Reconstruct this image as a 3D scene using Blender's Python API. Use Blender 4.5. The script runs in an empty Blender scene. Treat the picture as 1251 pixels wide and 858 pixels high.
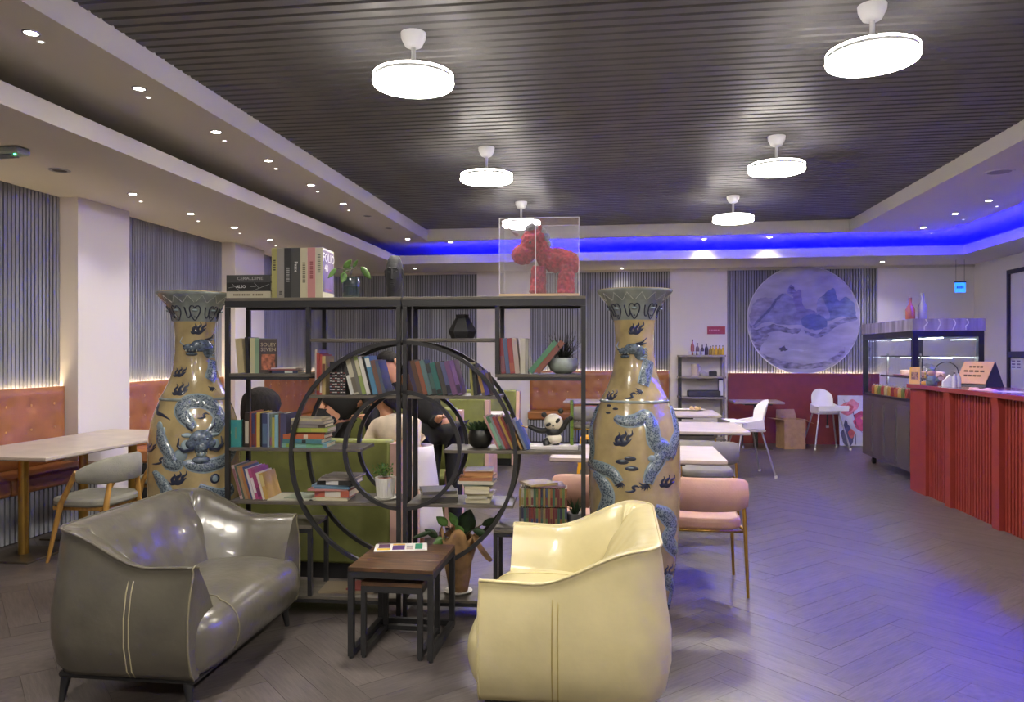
import bpy, bmesh, math, random
from mathutils import Vector, Matrix
random.seed(11)
R = math.radians
PI = math.pi
scene = bpy.context.scene
col = scene.collection

# ------------------------------------------------------------------ camera
FPX, CXP, YH, EYE = 920.0, 625.5, 432.0, 1.5
TH = math.atan((755 - CXP) / FPX)
SN, CS = math.sin(TH), math.cos(TH)
cd = bpy.data.cameras.new('camera'); cam = bpy.data.objects.new('camera', cd); col.objects.link(cam)
cam.location = (0, 0, EYE); cam.rotation_euler = (R(90), 0, TH)
cd.sensor_width = 36; cd.lens = FPX / 1251 * 36; cd.shift_y = (YH - 429) / 1251; cd.clip_start = .05
scene.camera = cam
scene.view_settings.view_transform = 'Standard'; scene.view_settings.look = 'None'
scene.view_settings.exposure = 1.35; scene.view_settings.gamma = 1; scene.view_settings.use_curve_mapping = False
scene.cycles.transparent_max_bounces = 40
w = bpy.data.worlds.new('world'); scene.world = w; w.use_nodes = True
w.node_tree.nodes['Background'].inputs[0].default_value = (.5, .55, .6, 1)
w.node_tree.nodes['Background'].inputs[1].default_value = .05

LAMP_L, SPOT_W, BLUE_L, STRIP_L = 46.0, 14.0, 1700.0, 30.0

# pixel (1251x858 frame) -> point on a known plane of the room
def ray(px):
    u = (px - CXP) / FPX
    return (-SN + u * CS, CS + u * SN)
def atz(px, py, z):
    D = (EYE - z) * FPX / (py - YH); a, b = ray(px); return Vector((D * a, D * b, z))
def atY(px, py, Y):
    a, b = ray(px); D = Y / b; return Vector((D * a, Y, EYE - (py - YH) * D / FPX))
def atX(px, py, X):
    a, b = ray(px); D = X / a; return Vector((X, D * b, EYE - (py - YH) * D / FPX))
def atD(px, py, D):
    a, b = ray(px); return Vector((D * a, D * b, EYE - (py - YH) * D / FPX))
def proj(X, Y, Z):
    r = X * CS + Y * SN; D = -X * SN + Y * CS
    return (CXP + FPX * r / D, YH + FPX * (EYE - Z) / D) if D > .1 else (-9999, 0)

# ------------------------------------------------------------------ materials
def lin(c):
    o = []
    for v in c[:3]:
        v /= 255.0
        o.append(v / 12.92 if v <= .04045 else ((v + .055) / 1.055) ** 2.4)
    return (*o, 1)
MATS = {}
def mat(name, c, rough=.5, metal=0.0, var=0, vscale=8, bump=0, bscale=60, coat=0, emit=None, estr=0, stretch=None, rnd=None, spec=.5, trans=0):
    if name in MATS: return MATS[name]
    m = bpy.data.materials.new(name); m.use_nodes = True; nt = m.node_tree; b = nt.nodes['Principled BSDF']
    b.inputs['Roughness'].default_value = rough; b.inputs['Metallic'].default_value = metal
    b.inputs['Base Color'].default_value = lin(c); b.inputs['Coat Weight'].default_value = coat
    b.inputs['Specular IOR Level'].default_value = spec
    if trans: b.inputs['Transmission Weight'].default_value = trans
    if emit:
        b.inputs['Emission Color'].default_value = lin(emit); b.inputs['Emission Strength'].default_value = estr
    tc = None
    def coords(sc):
        nonlocal tc
        if tc is None: tc = nt.nodes.new('ShaderNodeTexCoord')
        n = nt.nodes.new('ShaderNodeTexNoise'); n.inputs['Scale'].default_value = sc; n.inputs['Detail'].default_value = 4
        if stretch:
            mp = nt.nodes.new('ShaderNodeMapping'); mp.inputs['Scale'].default_value = stretch
            nt.links.new(tc.outputs['Object'], mp.inputs[0]); nt.links.new(mp.outputs[0], n.inputs['Vector'])
        else: nt.links.new(tc.outputs['Object'], n.inputs['Vector'])
        return n
    src = None
    if var:
        n = coords(vscale); mx = nt.nodes.new('ShaderNodeMix'); mx.data_type = 'RGBA'
        d = tuple(max(0, v * (1 - var)) for v in c); l = tuple(min(255, v * (1 + var)) for v in c)
        mx.inputs['A'].default_value = lin(d); mx.inputs['B'].default_value = lin(l)
        rp = nt.nodes.new('ShaderNodeMapRange'); rp.inputs[1].default_value = .3; rp.inputs[2].default_value = .7
        nt.links.new(n.outputs['Fac'], rp.inputs[0]); nt.links.new(rp.outputs[0], mx.inputs['Factor'])
        src = mx.outputs['Result']
    if rnd:   # per-piece brightness: 'object' or 'island'
        if rnd == 'object': q = nt.nodes.new('ShaderNodeObjectInfo').outputs['Random']
        else: q = nt.nodes.new('ShaderNodeNewGeometry').outputs['Random Per Island']
        mr = nt.nodes.new('ShaderNodeMapRange'); mr.inputs[3].default_value = .88; mr.inputs[4].default_value = 1.12
        nt.links.new(q, mr.inputs[0])
        hv = nt.nodes.new('ShaderNodeHueSaturation'); hv.inputs['Color'].default_value = lin(c)
        if src: nt.links.new(src, hv.inputs['Color'])
        nt.links.new(mr.outputs[0], hv.inputs['Value']); src = hv.outputs[0]
    if src: nt.links.new(src, b.inputs['Base Color'])
    if bump:
        n = coords(bscale); bp = nt.nodes.new('ShaderNodeBump'); bp.inputs['Strength'].default_value = bump; bp.inputs['Distance'].default_value = .01
        nt.links.new(n.outputs['Fac'], bp.inputs['Height']); nt.links.new(bp.outputs[0], b.inputs['Normal'])
    MATS[name] = m; return m
def emis(name, c, s):
    if name in MATS: return MATS[name]
    m = bpy.data.materials.new(name); m.use_nodes = True; nt = m.node_tree; nt.nodes.clear()
    e = nt.nodes.new('ShaderNodeEmission'); o = nt.nodes.new('ShaderNodeOutputMaterial')
    e.inputs[0].default_value = lin(c); e.inputs[1].default_value = s; nt.links.new(e.outputs[0], o.inputs[0])
    MATS[name] = m; return m
def glass(name, tint=(252, 253, 254), base=.06, rough=.03, haze=0.0):
    if name in MATS: return MATS[name]
    m = bpy.data.materials.new(name); m.use_nodes = True; nt = m.node_tree; nt.nodes.clear()
    o = nt.nodes.new('ShaderNodeOutputMaterial'); t = nt.nodes.new('ShaderNodeBsdfTransparent'); g = nt.nodes.new('ShaderNodeBsdfGlossy')
    t.inputs[0].default_value = lin(tint); g.inputs['Roughness'].default_value = rough
    fr = nt.nodes.new('ShaderNodeFresnel'); fr.inputs[0].default_value = 1.45
    ad = nt.nodes.new('ShaderNodeMath'); ad.operation = 'ADD'; ad.use_clamp = True; ad.inputs[1].default_value = base - .03
    mx = nt.nodes.new('ShaderNodeMixShader'); nt.links.new(fr.outputs[0], ad.inputs[0])
    ge = nt.nodes.new('ShaderNodeNewGeometry'); iv = nt.nodes.new('ShaderNodeMath'); iv.operation = 'SUBTRACT'; iv.inputs[0].default_value = 1; nt.links.new(ge.outputs['Backfacing'], iv.inputs[1])
    mu = nt.nodes.new('ShaderNodeMath'); mu.operation = 'MULTIPLY'; nt.links.new(ad.outputs[0], mu.inputs[0]); nt.links.new(iv.outputs[0], mu.inputs[1]); nt.links.new(mu.outputs[0], mx.inputs[0])
    nt.links.new(t.outputs[0], mx.inputs[1]); nt.links.new(g.outputs[0], mx.inputs[2]); last = mx.outputs[0]
    if haze:
        d = nt.nodes.new('ShaderNodeBsdfDiffuse'); d.inputs[0].default_value = (.8, .8, .85, 1)
        m2 = nt.nodes.new('ShaderNodeMixShader'); m2.inputs[0].default_value = haze
        nt.links.new(last, m2.inputs[1]); nt.links.new(d.outputs[0], m2.inputs[2]); last = m2.outputs[0]
    nt.links.new(last, o.inputs[0]); MATS[name] = m; return m

# ------------------------------------------------------------------ mesh helpers
class MB:
    def __init__(s): s.v, s.f = [], []
    def add(s, vs, fs):
        b = len(s.v); s.v += [tuple(p) for p in vs]; s.f += [tuple(i + b for i in q) for q in fs]; return s
    def box(s, x0, x1, y0, y1, z0, z1):
        return s.add([(x0,y0,z0),(x1,y0,z0),(x1,y1,z0),(x0,y1,z0),(x0,y0,z1),(x1,y0,z1),(x1,y1,z1),(x0,y1,z1)],
                     [(3,2,1,0),(4,5,6,7),(0,1,5,4),(1,2,6,5),(2,3,7,6),(3,0,4,7)])
    def bar(s, p, q, w, d=None, up=(0,0,1)):       # square bar between two points
        p, q = Vector(p), Vector(q); d = d or w; t = (q - p).normalized(); u = Vector(up)
        if abs(t.dot(u)) > .95: u = Vector((0, 1, 0))
        a = t.cross(u).normalized() * w / 2; b = a.cross(t).normalized() * d / 2
        return s.add([p-a-b,p+a-b,p+a+b,p-a+b,q-a-b,q+a-b,q+a+b,q-a+b],[(3,2,1,0),(4,5,6,7),(0,1,5,4),(1,2,6,5),(2,3,7,6),(3,0,4,7)])
    def tube(s, path, r, n=10, closed=False, cap=True):
        P = [Vector(p) for p in path]; m = len(P); rr = r if hasattr(r, '__len__') else [r] * m
        T = []
        for i in range(m):
            a = P[i-1] if (i or closed) else P[i]; b = P[(i+1) % m] if (i < m-1 or closed) else P[i]
            T.append((b - a).normalized())
        u = Vector((0,0,1)) if abs(T[0].z) < .9 else Vector((1,0,0)); N = (u - T[0] * u.dot(T[0])).normalized()
        vs = []
        for i in range(m):
            N = (N - T[i] * N.dot(T[i])).normalized(); B = T[i].cross(N)
            vs += [P[i] + (N * math.cos(2*PI*k/n) + B * math.sin(2*PI*k/n)) * rr[i] for k in range(n)]
        fs = [(i*n+k, i*n+(k+1)%n, ((i+1)%m)*n+(k+1)%n, ((i+1)%m)*n+k) for i in range(m if closed else m-1) for k in range(n)]
        if cap and not closed: fs += [tuple(range(n))[::-1], tuple((m-1)*n+k for k in range(n))]
        return s.add(vs, fs)
    def cyl(s, p, q, r, r2=None, n=14): return s.tube([p, q], [r, r if r2 is None else r2], n)
    def lathe(s, prof, n=32, c=(0,0,0)):
        vs = [(c[0]+r*math.cos(2*PI*k/n), c[1]+r*math.sin(2*PI*k/n), c[2]+z) for r, z in prof for k in range(n)]
        fs = [(i*n+k, i*n+(k+1)%n, (i+1)*n+(k+1)%n, (i+1)*n+k) for i in range(len(prof)-1) for k in range(n)]
        if prof[0][0] > 1e-4: fs.append(tuple(range(n))[::-1])
        if prof[-1][0] > 1e-4: fs.append(tuple((len(prof)-1)*n+k for k in range(n)))
        return s.add(vs, fs)
    def ball(s, c, r, n=14, m=9, rot=None):
        r = r if hasattr(r, '__len__') else (r, r, r); b = len(s.v); vs = []; c = Vector(c)
        for i in range(m+1):
            a = PI*i/m
            for k in range(n):
                p = Vector((r[0]*math.sin(a)*math.cos(2*PI*k/n), r[1]*math.sin(a)*math.sin(2*PI*k/n), r[2]*math.cos(a)))
                vs.append(c + (rot @ p if rot else p))
        return s.add(vs, [(i*n+k, (i+1)*n+k, (i+1)*n+(k+1)%n, i*n+(k+1)%n) for i in range(m) for k in range(n)])
    def prism(s, pts, y0, y1):                       # outline in xz, extruded along y
        n = len(pts)
        return s.add([(x, y0, z) for x, z in pts] + [(x, y1, z) for x, z in pts],
                     [tuple(range(n)), tuple(range(2*n-1, n-1, -1))] + [(i, i+n, (i+1)%n+n, (i+1)%n) for i in range(n)])
    def prismz(s, pts, z0, z1):                      # outline in xy, extruded along z
        n = len(pts)
        return s.add([(x, y, z0) for x, y in pts] + [(x, y, z1) for x, y in pts],
                     [tuple(range(n-1, -1, -1)), tuple(range(n, 2*n))] + [(i, (i+1)%n, (i+1)%n+n, i+n) for i in range(n)])
    def grid(s, rows, closed=False):
        n = len(rows[0]); vs = [p for r in rows for p in r]
        return s.add(vs, [(i*n+k, i*n+(k+1)%n, (i+1)*n+(k+1)%n, (i+1)*n+k) for i in range(len(rows)-1) for k in range(n if closed else n-1)])
    def build(s, name, m, parent=None, smooth=0, bevel=0, sub=0, loc=None, solid=0):
        me = bpy.data.meshes.new(name); me.from_pydata(s.v, [], s.f); me.update()
        bm = bmesh.new(); bm.from_mesh(me); bmesh.ops.remove_doubles(bm, verts=bm.verts, dist=1e-6)
        bmesh.ops.recalc_face_normals(bm, faces=bm.faces); bm.to_mesh(me); bm.free()
        return fin(name, me, m, parent, smooth, bevel, sub, loc, solid)
def fin(name, me, m, parent=None, smooth=0, bevel=0, sub=0, loc=None, solid=0):
    if smooth:
        me.polygons.foreach_set('use_smooth', [True] * len(me.polygons))
        if smooth > 1: me.set_sharp_from_angle(angle=R(smooth))
    o = bpy.data.objects.new(name, me); col.objects.link(o)
    if m is not None: me.materials.append(m)
    if parent is not None: o.parent = parent
    if loc is not None: o.location = loc
    if solid: q = o.modifiers.new('thick', 'SOLIDIFY'); q.thickness = solid; q.offset = 0
    if bevel: q = o.modifiers.new('bevel', 'BEVEL'); q.width = bevel; q.segments = 2; q.limit_method = 'ANGLE'
    if sub: q = o.modifiers.new('sub', 'SUBSURF'); q.levels = q.render_levels = sub
    return o
def bx(x0, x1, y0, y1, z0, z1): return MB().box(x0, x1, y0, y1, z0, z1)
def tag(o, label, cat, group=None):
    o['label'] = label; o['category'] = cat
    if group: o['group'] = group
    return o
def thing(name, label, cat, loc=(0,0,0), rz=0, group=None):
    o = bpy.data.objects.new(name, None); col.objects.link(o); o.location = loc; o.rotation_euler = (0, 0, rz); o.empty_display_size = .05
    return tag(o, label, cat, group)
def struct(o): o['kind'] = 'structure'; return o
def stuff(o): o['kind'] = 'stuff'; return o
def dup(root, loc, rz=None, label=None, group=None):
    def rec(o, par):
        c = o.copy(); col.objects.link(c); c.parent = par
        for ch in KIDS.get(o.name, ()): rec(ch, c)
        return c
    KIDS = {}
    for o in bpy.data.objects:
        if o.parent: KIDS.setdefault(o.parent.name, []).append(o)
    r = rec(root, None); r.location = loc
    if rz is not None: r.rotation_euler = (0, 0, rz)
    if label: r['label'] = label
    if group: r['group'] = group
    return r
def text_mesh(s, size, depth=.001):
    cu = bpy.data.curves.new('txt', 'FONT'); cu.body = s; cu.size = size; cu.align_x = 'CENTER'; cu.align_y = 'CENTER'; cu.extrude = depth; cu.resolution_u = 2
    o = bpy.data.objects.new('txt', cu); col.objects.link(o)
    me = bpy.data.meshes.new_from_object(o.evaluated_get(bpy.context.evaluated_depsgraph_get()))
    bpy.data.objects.remove(o); bpy.data.curves.remove(cu); return me
def lettering(s, size, m, parent, M, name='lettering', sx=1.0):
    me = text_mesh(s, size); me.transform(M @ Matrix.Diagonal((sx, 1, 1, 1))); return fin(name, me, m, parent)
def smoothstep(a, b, x):
    t = max(0, min(1, (x - a) / (b - a))); return t * t * (3 - 2 * t)
def crom(pts, k=6):                                   # smooth curve through points (any dimension)
    P = [tuple(p) for p in pts]; out = []
    for i in range(len(P) - 1):
        p0, p1, p2, p3 = P[max(0, i-1)], P[i], P[i+1], P[min(len(P)-1, i+2)]
        for j in range(k):
            t = j / k
            out.append(tuple(.5*((2*b)+(c-a)*t+(2*a-5*b+4*c-d)*t*t+(3*b-a-3*c+d)*t**3) for a, b, c, d in zip(p0, p1, p2, p3)))
    return out + [P[-1]]

# colours
CEIL = mat('ceiling_paint', (205, 200, 190), .7)
WHITE = mat('wall_paint', (222, 216, 212), .6)
DARKCEIL = mat('ceiling_slat_grey', (92, 90, 90), .5, var=.08, vscale=3)
SLAT = mat('wall_slat_grey', (142, 144, 152), .55, var=.12, vscale=6, stretch=(1, 1, .1))
SLATBACK = mat('wall_slat_backing', (26, 27, 30), .7)
ORANGE = mat('orange_leather', (158, 102, 58), .4, var=.06, vscale=4, bump=.08, bscale=120)
REDWALL = mat('red_panel', (124, 50, 50), .5, var=.04)
BLACK = mat('black_metal', (50, 50, 52), .45, metal=.3)
DARKWOOD = mat('shelf_wood', (92, 86, 78), .5, var=.15, vscale=20, stretch=(.2, 1, 1))
STEEL = mat('brushed_steel', (150, 148, 152), .32, metal=.9, var=.05, vscale=30)
GOLD = mat('brass', (176, 140, 70), .3, metal=.9)
PALEWOOD = mat('pale_table_top', (184, 172, 162), .4, var=.05, vscale=5)
CHROME = mat('chrome', (190, 190, 195), .15, metal=1)
# ================================================================== THE ROOM
XL, XR, YB, YN = -5.12, 5.7, 13.1, -4.0
ZS, ZLIP, ZM, ZT = 2.94, 3.074, 3.22, 3.38
LX, LY, RX = -3.52, 11.75, 4.97              # cove lip lines
TX0, TX1, TY0, TY1 = -2.88, 3.23, -2.4, 11.2    # recessed tray

# floor: herringbone planks over a dark screed
FLOORM = mat('plank_wood', (86, 79, 77), .38, var=.14, vscale=5, stretch=(1.2, 14, 1), rnd='object', bump=.10, bscale=14, spec=.6)
FLOORI = mat('plank_wood_far', (86, 79, 77), .38, var=.14, vscale=5, stretch=(5, 5, 1), rnd='island', spec=.6)
floor = struct(bx(XL-.2, XR+.2, YN-.2, YB+.2, -.08, -.012).build('floor', mat('floor_joint', (56, 50, 48), .8)))
PW, PN = .15, 5
plank_me = bpy.data.meshes.new('plank')
g = .0008; L = PW * PN
mb = bx(g, L-g, g, PW-g, -.012, 0); plank_me.from_pydata(mb.v, [], mb.f); plank_me.materials.append(FLOORM)
r45 = math.cos(R(45)); cand = []
def rot45(u, v): return (u*r45 - v*r45, u*r45 + v*r45)
for k in range(-140, 140):
    for m_ in range(-16, 16):
        for vert in (0, 1):
            u, v = (k + 2*PN*m_) * PW, k * PW
            if vert: u, v = u + PN*PW + PW, v + (1-PN)*PW
            c = rot45(u + (-PW/2 if vert else L/2), v + (L/2 if vert else PW/2)); c = (c[0], c[1] + 4)
            if XL-.3 < c[0] < XR+.3 and YN < c[1] < YB+.3:
                o = rot45(u, v); cand.append((c, (o[0], o[1] + 4), vert))
def inframe(c):
    p = proj(c[0], c[1], 0); return -30 < p[0] < 1280 and p[1] < 880 and not (c[1] < 4 and -2.5 < c[0] < .3 and False)
cand.sort(key=lambda q: (0 if inframe(q[0]) else 1, q[0][0]**2 + q[0][1]**2))
far = MB()
for i, (c, o, vert) in enumerate(cand):
    ang = R(135) if vert else R(45)
    if i < 300 and inframe(c):
        p = bpy.data.objects.new('plank', plank_me); col.objects.link(p); p.parent = floor
        p.location = (o[0], o[1], -random.random() * .0006); p.rotation_euler = (0, 0, ang)
    else:
        ca, sa = math.cos(ang), math.sin(ang)
        pt = lambda a, b, z: (o[0] + a*ca - b*sa, o[1] + a*sa + b*ca, z)
        far.add([pt(g,g,-.012), pt(L-g,g,-.012), pt(L-g,PW-g,-.012), pt(g,PW-g,-.012), pt(g,g,0), pt(L-g,g,0), pt(L-g,PW-g,0), pt(g,PW-g,0)],
                [(4,5,6,7),(0,1,5,4),(1,2,6,5),(2,3,7,6),(3,0,4,7)])
stuff(far.build('planks', FLOORI, floor))

# ceiling: middle ring, low perimeter soffit with lip, dark slatted tray
ceiling = MB()
ceiling.box(XL, TX0, YN, YB, ZM, 3.6).box(TX1, XR, YN, YB, ZM, 3.6).box(TX0, TX1, TY1, YB, ZM, 3.6).box(TX0, TX1, YN, TY0, ZM, 3.6)
ceiling = struct(ceiling.build('ceiling', CEIL))
bx(TX0-.02, TX1+.02, TY0-.02, TY1+.02, ZT+.016, 3.62).build('tray_panel', mat('tray_backing', (62, 61, 62), .7), ceiling)
P_ = .098
rib = bpy.data.meshes.new('slat'); rb = MB()
rw = TX1 - TX0
rb.add([(0,0,.016),(0,.014,0),(0,.08,0),(0,.094,.016),(rw,0,.016),(rw,.014,0),(rw,.08,0),(rw,.094,.016)], [(0,1,2,3),(7,6,5,4),(0,4,5,1),(1,5,6,2),(2,6,7,3)])
rib.from_pydata(rb.v, [], rb.f); rib.materials.append(DARKCEIL)
for i in range(int((TY1 - TY0) / P_)):
    o = bpy.data.objects.new('slat', rib); col.objects.link(o); o.parent = ceiling; o.location = (TX0, TY0 + i*P_ + .004, ZT)
# soffits
bx(XL, LX-.03, YN, YB, ZS, ZS+.05).build('soffit', CEIL, ceiling)
bx(LX-.03, RX+.03, LY+.03, YB, ZS, ZS+.05).build('soffit', CEIL, ceiling)
bx(RX+.03, XR, YN, YB, ZS, ZS+.05).build('soffit', CEIL, ceiling)
bx(LX-.03, LX, YN, LY+.03, ZS, ZLIP).build('cove_lip', CEIL, ceiling)
bx(LX, RX, LY, LY+.03, ZS, ZLIP).build('cove_lip', CEIL, ceiling)
bx(RX, RX+.03, YN, LY+.03, ZS, ZLIP).build('cove_lip', CEIL, ceiling)

# walls
wall_left = struct(bx(XL-.2, XL, YN, YB, 0, 3.6).build('wall_left', WHITE))
wall_back = struct(bx(XL-.2, XR+.2, YB, YB+.2, 0, 3.6).build('wall_back', WHITE))
wall_right = struct(bx(XR, XR+.2, YN, YB, 0, 3.6).build('wall_right', WHITE))
wall_near = struct(bx(XL-.2, XR+.2, YN-.2, YN, 0, 3.6).build('wall_near', WHITE))
def slat_panel(wall, axis, a0, a1, z0, z1, at, sgn=1, name='slat_panel', pitch=.043):
    """vertical slats on a wall; axis 'y' runs along the left wall, 'x' along the back wall"""
    B, S = MB(), MB(); n = max(1, int((a1 - a0) / pitch))
    def bb(m, p, q, d0, d1):
        if axis == 'y': m.box(at + sgn*min(d0,d1), at + sgn*max(d0,d1), p, q, z0, z1)
        else: m.box(p, q, at - max(d0,d1), at - min(d0,d1), z0, z1)
    bb(B, a0, a1, 0, .008); B.build(name, SLATBACK, wall)
    for i in range(n):
        c = a0 + (i + .5) * (a1 - a0) / n; bb(S, c - .0145, c + .0145, .008, .026)
    return stuff(S.build('slats', SLAT, wall))
yl = lambda px: atX(px, 300, XL).y
Y70, Y135, Y269, Y306 = yl(70), yl(135.6), yl(268.8), yl(306)
slat_panel(wall_left, 'y', YN+.1, Y70, 0, ZS, XL)
slat_panel(wall_left, 'y', Y135, Y269, 0, ZS, XL)
slat_panel(wall_left, 'y', Y306, YB, 0, ZS, XL)
a, b = ray(95); PRO = Y70 * a / b
bx(XL, PRO, Y70+.002, Y135-.002, 0, ZS).build('pillar', WHITE, wall_left)
bx(XL, PRO, Y269+.002, Y306-.002, 0, ZS).build('pillar', WHITE, wall_left)
xb = lambda px: atY(px, 300, YB).x
slat_panel(wall_back, 'x', XL+.03, xb(583.5), 0, ZS-.04, YB)
slat_panel(wall_back, 'x', xb(648), xb(818), 0, ZS-.04, YB)
slat_panel(wall_back, 'x', xb(888.5), xb(1072), 0, ZS-.04, YB)
bx(xb(583.5), xb(648), YB-.06, YB, 0, ZS).build('pillar', WHITE, wall_back)
bx(xb(819), xb(888), YB-.05, YB, 0, ZS).build('pillar', WHITE, wall_back)
bx(XL, XR, YB-.03, YB, ZS-.04, ZS).build('cornice', CEIL, wall_back)
# glazed door on the right wall
yd1, yd0 = atX(1234, 300, XR).y, atX(1234, 300, XR).y - 1.0
door = struct(MB().box(XR-.05, XR, yd1-.06, yd1, 0, 2.72).box(XR-.05, XR, yd0, yd0+.06, 0, 2.72).box(XR-.05, XR, yd0+.06, yd1-.06, 2.66, 2.72).box(XR-.05, XR, yd0+.06, yd1-.06, 1.44, 1.53).build('door_1', mat('door_frame', (40, 38, 60), .4)))
bx(XR-.02, XR-.005, yd0+.06, yd1-.06, 1.53, 2.66).build('door_panel', WHITE, door)
bx(XR-.02, XR-.005, yd0+.06, yd1-.06, .02, 1.44).build('door_panel', WHITE, door)
nt_ = tag(bx(XR-.026, XR-.022, yd1-.36, yd1-.08, 1.27, 1.42).build('notice_sheet', mat('paper', (225, 225, 235), .8)), 'white printed notice sheet taped to the door by the counter', 'notice')
for i in range(2):
    for j in range(3):
        bx(XR-.0265, XR-.0262, yd1-.34+i*.14, yd1-.24+i*.14, 1.29+j*.042, 1.315+j*.042).build('print_block', mat('print_grey', (130, 120, 160), .8), nt_)

# blue cove strips and warm strips above the bench backs
led = thing('led_strip', 'blue light strip hidden in the ceiling cove along the back wall', 'light strip', (0, 12.0, ZS+.05))
bx(-2.3, RX+.1, -.05, .05, 0, .006).build('strip_base', WHITE, led); bx(-2.3, RX+.1, -.008, .008, .006, .012).build('diode_line', emis('blue_led', (0, 0, 255), BLUE_L), led)
led = thing('led_strip', 'blue light strip hidden in the ceiling cove above the counter side', 'light strip', (5.2, 0, ZS+.05))
bx(-.05, .05, 1.5, 12.6, 0, .006).build('strip_base', WHITE, led); bx(-.008, .008, 1.5, 12.6, .006, .012).build('diode_line', emis('blue_led_side', (0, 0, 255), BLUE_L*1.15), led)

# ------------------------------------------------------------------ ceiling lamps
DIFF = emis('lamp_diffuser', (255, 247, 234), LAMP_L); RING = emis('lamp_ring', (255, 247, 234), 26)
LWHITE = mat('lamp_white', (235, 235, 235), .4); LGREY = mat('lamp_grey', (150, 150, 152), .4)
def fan_lamp(loc, label):
    t = thing('ceiling_lamp', label, 'ceiling lamp', (loc[0], loc[1], ZT))
    MB().lathe([(.0,0),(.075,0),(.072,-.03),(.05,-.075),(.03,-.085),(0,-.085)], 24).build('canopy', LWHITE, t, 40)
    MB().cyl((0,0,-.08),(0,0,-.22),.014).build('down_rod', LWHITE, t, 40)
    MB().lathe([(0,-.20),(.06,-.205),(.13,-.23),(.225,-.243),(.225,-.247),(0,-.247)], 40).build('housing', mat('lamp_shell', (225,228,230), .3), t, 40)
    MB().lathe([(.20,-.247),(.234,-.247),(.236,-.252),(.234,-.257),(.20,-.258),(.2,-.247)], 48).build('upper_ring', RING, t, 30)
    MB().lathe([(.0,-.258),(.233,-.258),(.233,-.278),(0,-.278)], 48).build('dark_band', LGREY, t, 30)
    MB().lathe([(.212,-.278),(.235,-.278),(.238,-.29),(.232,-.304),(.214,-.308),(.212,-.278)], 48).build('lower_ring', RING, t, 30)
    MB().lathe([(.0,-.279),(.212,-.279),(.212,-.300),(.0,-.300)], 40).build('light_tray', LGREY, t, 30)
    MB().lathe([(.203,-.301),(.203,-.307),(.15,-.315),(.07,-.319),(0,-.320)], 40).build('diffuser', DIFF, t, 40)
    return t
LP = [((-1.19,4.3),'round white ceiling lamp on a rod above the nesting tables'), ((1.36,4.3),'round white ceiling lamp on a rod between counter and pink chair'),
      ((-1.19,6.78),'round white ceiling lamp on a rod above the green booths'), ((1.36,6.78),'round white ceiling lamp on a rod above the grey chairs'),
      ((-1.19,9.27),'round white ceiling lamp on a rod seen through the display case'), ((1.36,9.27),'round white ceiling lamp on a rod above the high chair beside the tables'),
      ((-1.19,1.82),'unseen round white ceiling lamp behind the grey sofa row'), ((1.36,1.82),'unseen round white ceiling lamp at the open floor near the entrance side'),  # unseen rows carry the lamp grid on, added to light the near room
      ((-1.19,-.66),'unseen round white ceiling lamp near the rear wall, sofa side'), ((1.36,-.66),'unseen round white ceiling lamp near the rear wall, counter side')]
for l, s in LP: fan_lamp(l, s)

SPOTE = emis('spot_face', (255, 246, 228), 30)
def downlight(p, label, group, power=SPOT_W, on=True, size=.045):
    t = thing('downlight', label, 'downlight', p, 0, group)
    MB().lathe([(size*.72,-.001),(size*.8,-.006),(size,-.005),(size*1.02,0),(size*.72,0)], 20).build('trim_ring', STEEL if on else LGREY, t, 30)
    MB().lathe([(0,-.003),(size*.72,-.003),(size*.72,-.001),(0,-.001)], 16).build('lens', SPOTE if on else mat('lens_off', (90,86,82), .5), t)
    if on:
        ld = bpy.data.lights.new('spot', 'SPOT'); ld.energy = power; ld.spot_size = R(110); ld.spot_blend = .7; ld.color = (1, .93, .82); ld.shadow_soft_size = .03
        lo = bpy.data.objects.new('spot', ld); col.objects.link(lo); lo.parent = t; lo.location = (0, 0, -.012)
def pin(p, label, group):
    t = thing('pin_light', label, 'pin light', p, 0, group)
    MB().lathe([(.012,-.001),(.020,-.004),(.023,0),(.012,0)], 14).build('trim_ring', LWHITE, t, 30)
    MB().lathe([(0,-.003),(.012,-.003),(.012,-.001),(0,-.001)], 12).build('lens', emis('pin_face', (255,248,235), 2.5), t)
GM, GS = 'downlights in the raised left ceiling band', 'downlights in the low ceiling along the left wall'
for px, py, qx, qy in [(38,40,50,51),(170,108,181,119),(264,161,274,172),(328,196,337,206),(380,226,388,234),(419,249,426,257)]:
    downlight(atz(px, py, ZM), 'unseen small round downlight added in the raised ceiling band on the bench side', GM); pin(atz(qx, qy, ZM), 'tiny white pin light beside a downlight in the raised bench-side band', 'pin lights in the raised left band')
for px, py, qx, qy in [(162,237,172,246),(233,261,242,270),(286,278,293,285),(330,293,337,300)]:
    downlight(atz(px, py, ZS), 'small round downlight lit in the low ceiling in front of the slatted left wall', GS); pin(atz(qx, qy, ZS), 'tiny white pin light in the low ceiling above the orange benches', 'pin lights in the low left soffit')
for px, py in [(498,292),(550,296),(860,292),(940,290)]:
    downlight(atz(px, py, ZM), 'small round downlight lit in the raised ceiling band before the blue cove', 'downlights before the blue cove')
for px, py in [(1128,278),(1167,261),(1208,245)]:
    downlight(atz(px, py, ZM), 'small round downlight lit in the blue-tinted ceiling band above the counter', 'downlights above the counter'); pin(atz(px+10, py+7, ZM), 'tiny white pin light in the blue-tinted band above the counter', 'pin lights above the counter')
downlight(atz(1078, 320, ZS), 'small round downlight lit in the low ceiling before the round picture wall', None)
for px in (507, 760): downlight(atz(px, 328, ZS), 'small round downlight lit in the low ceiling along the back bench wall', 'downlights over the back bench', 6, True, .03)
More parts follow.
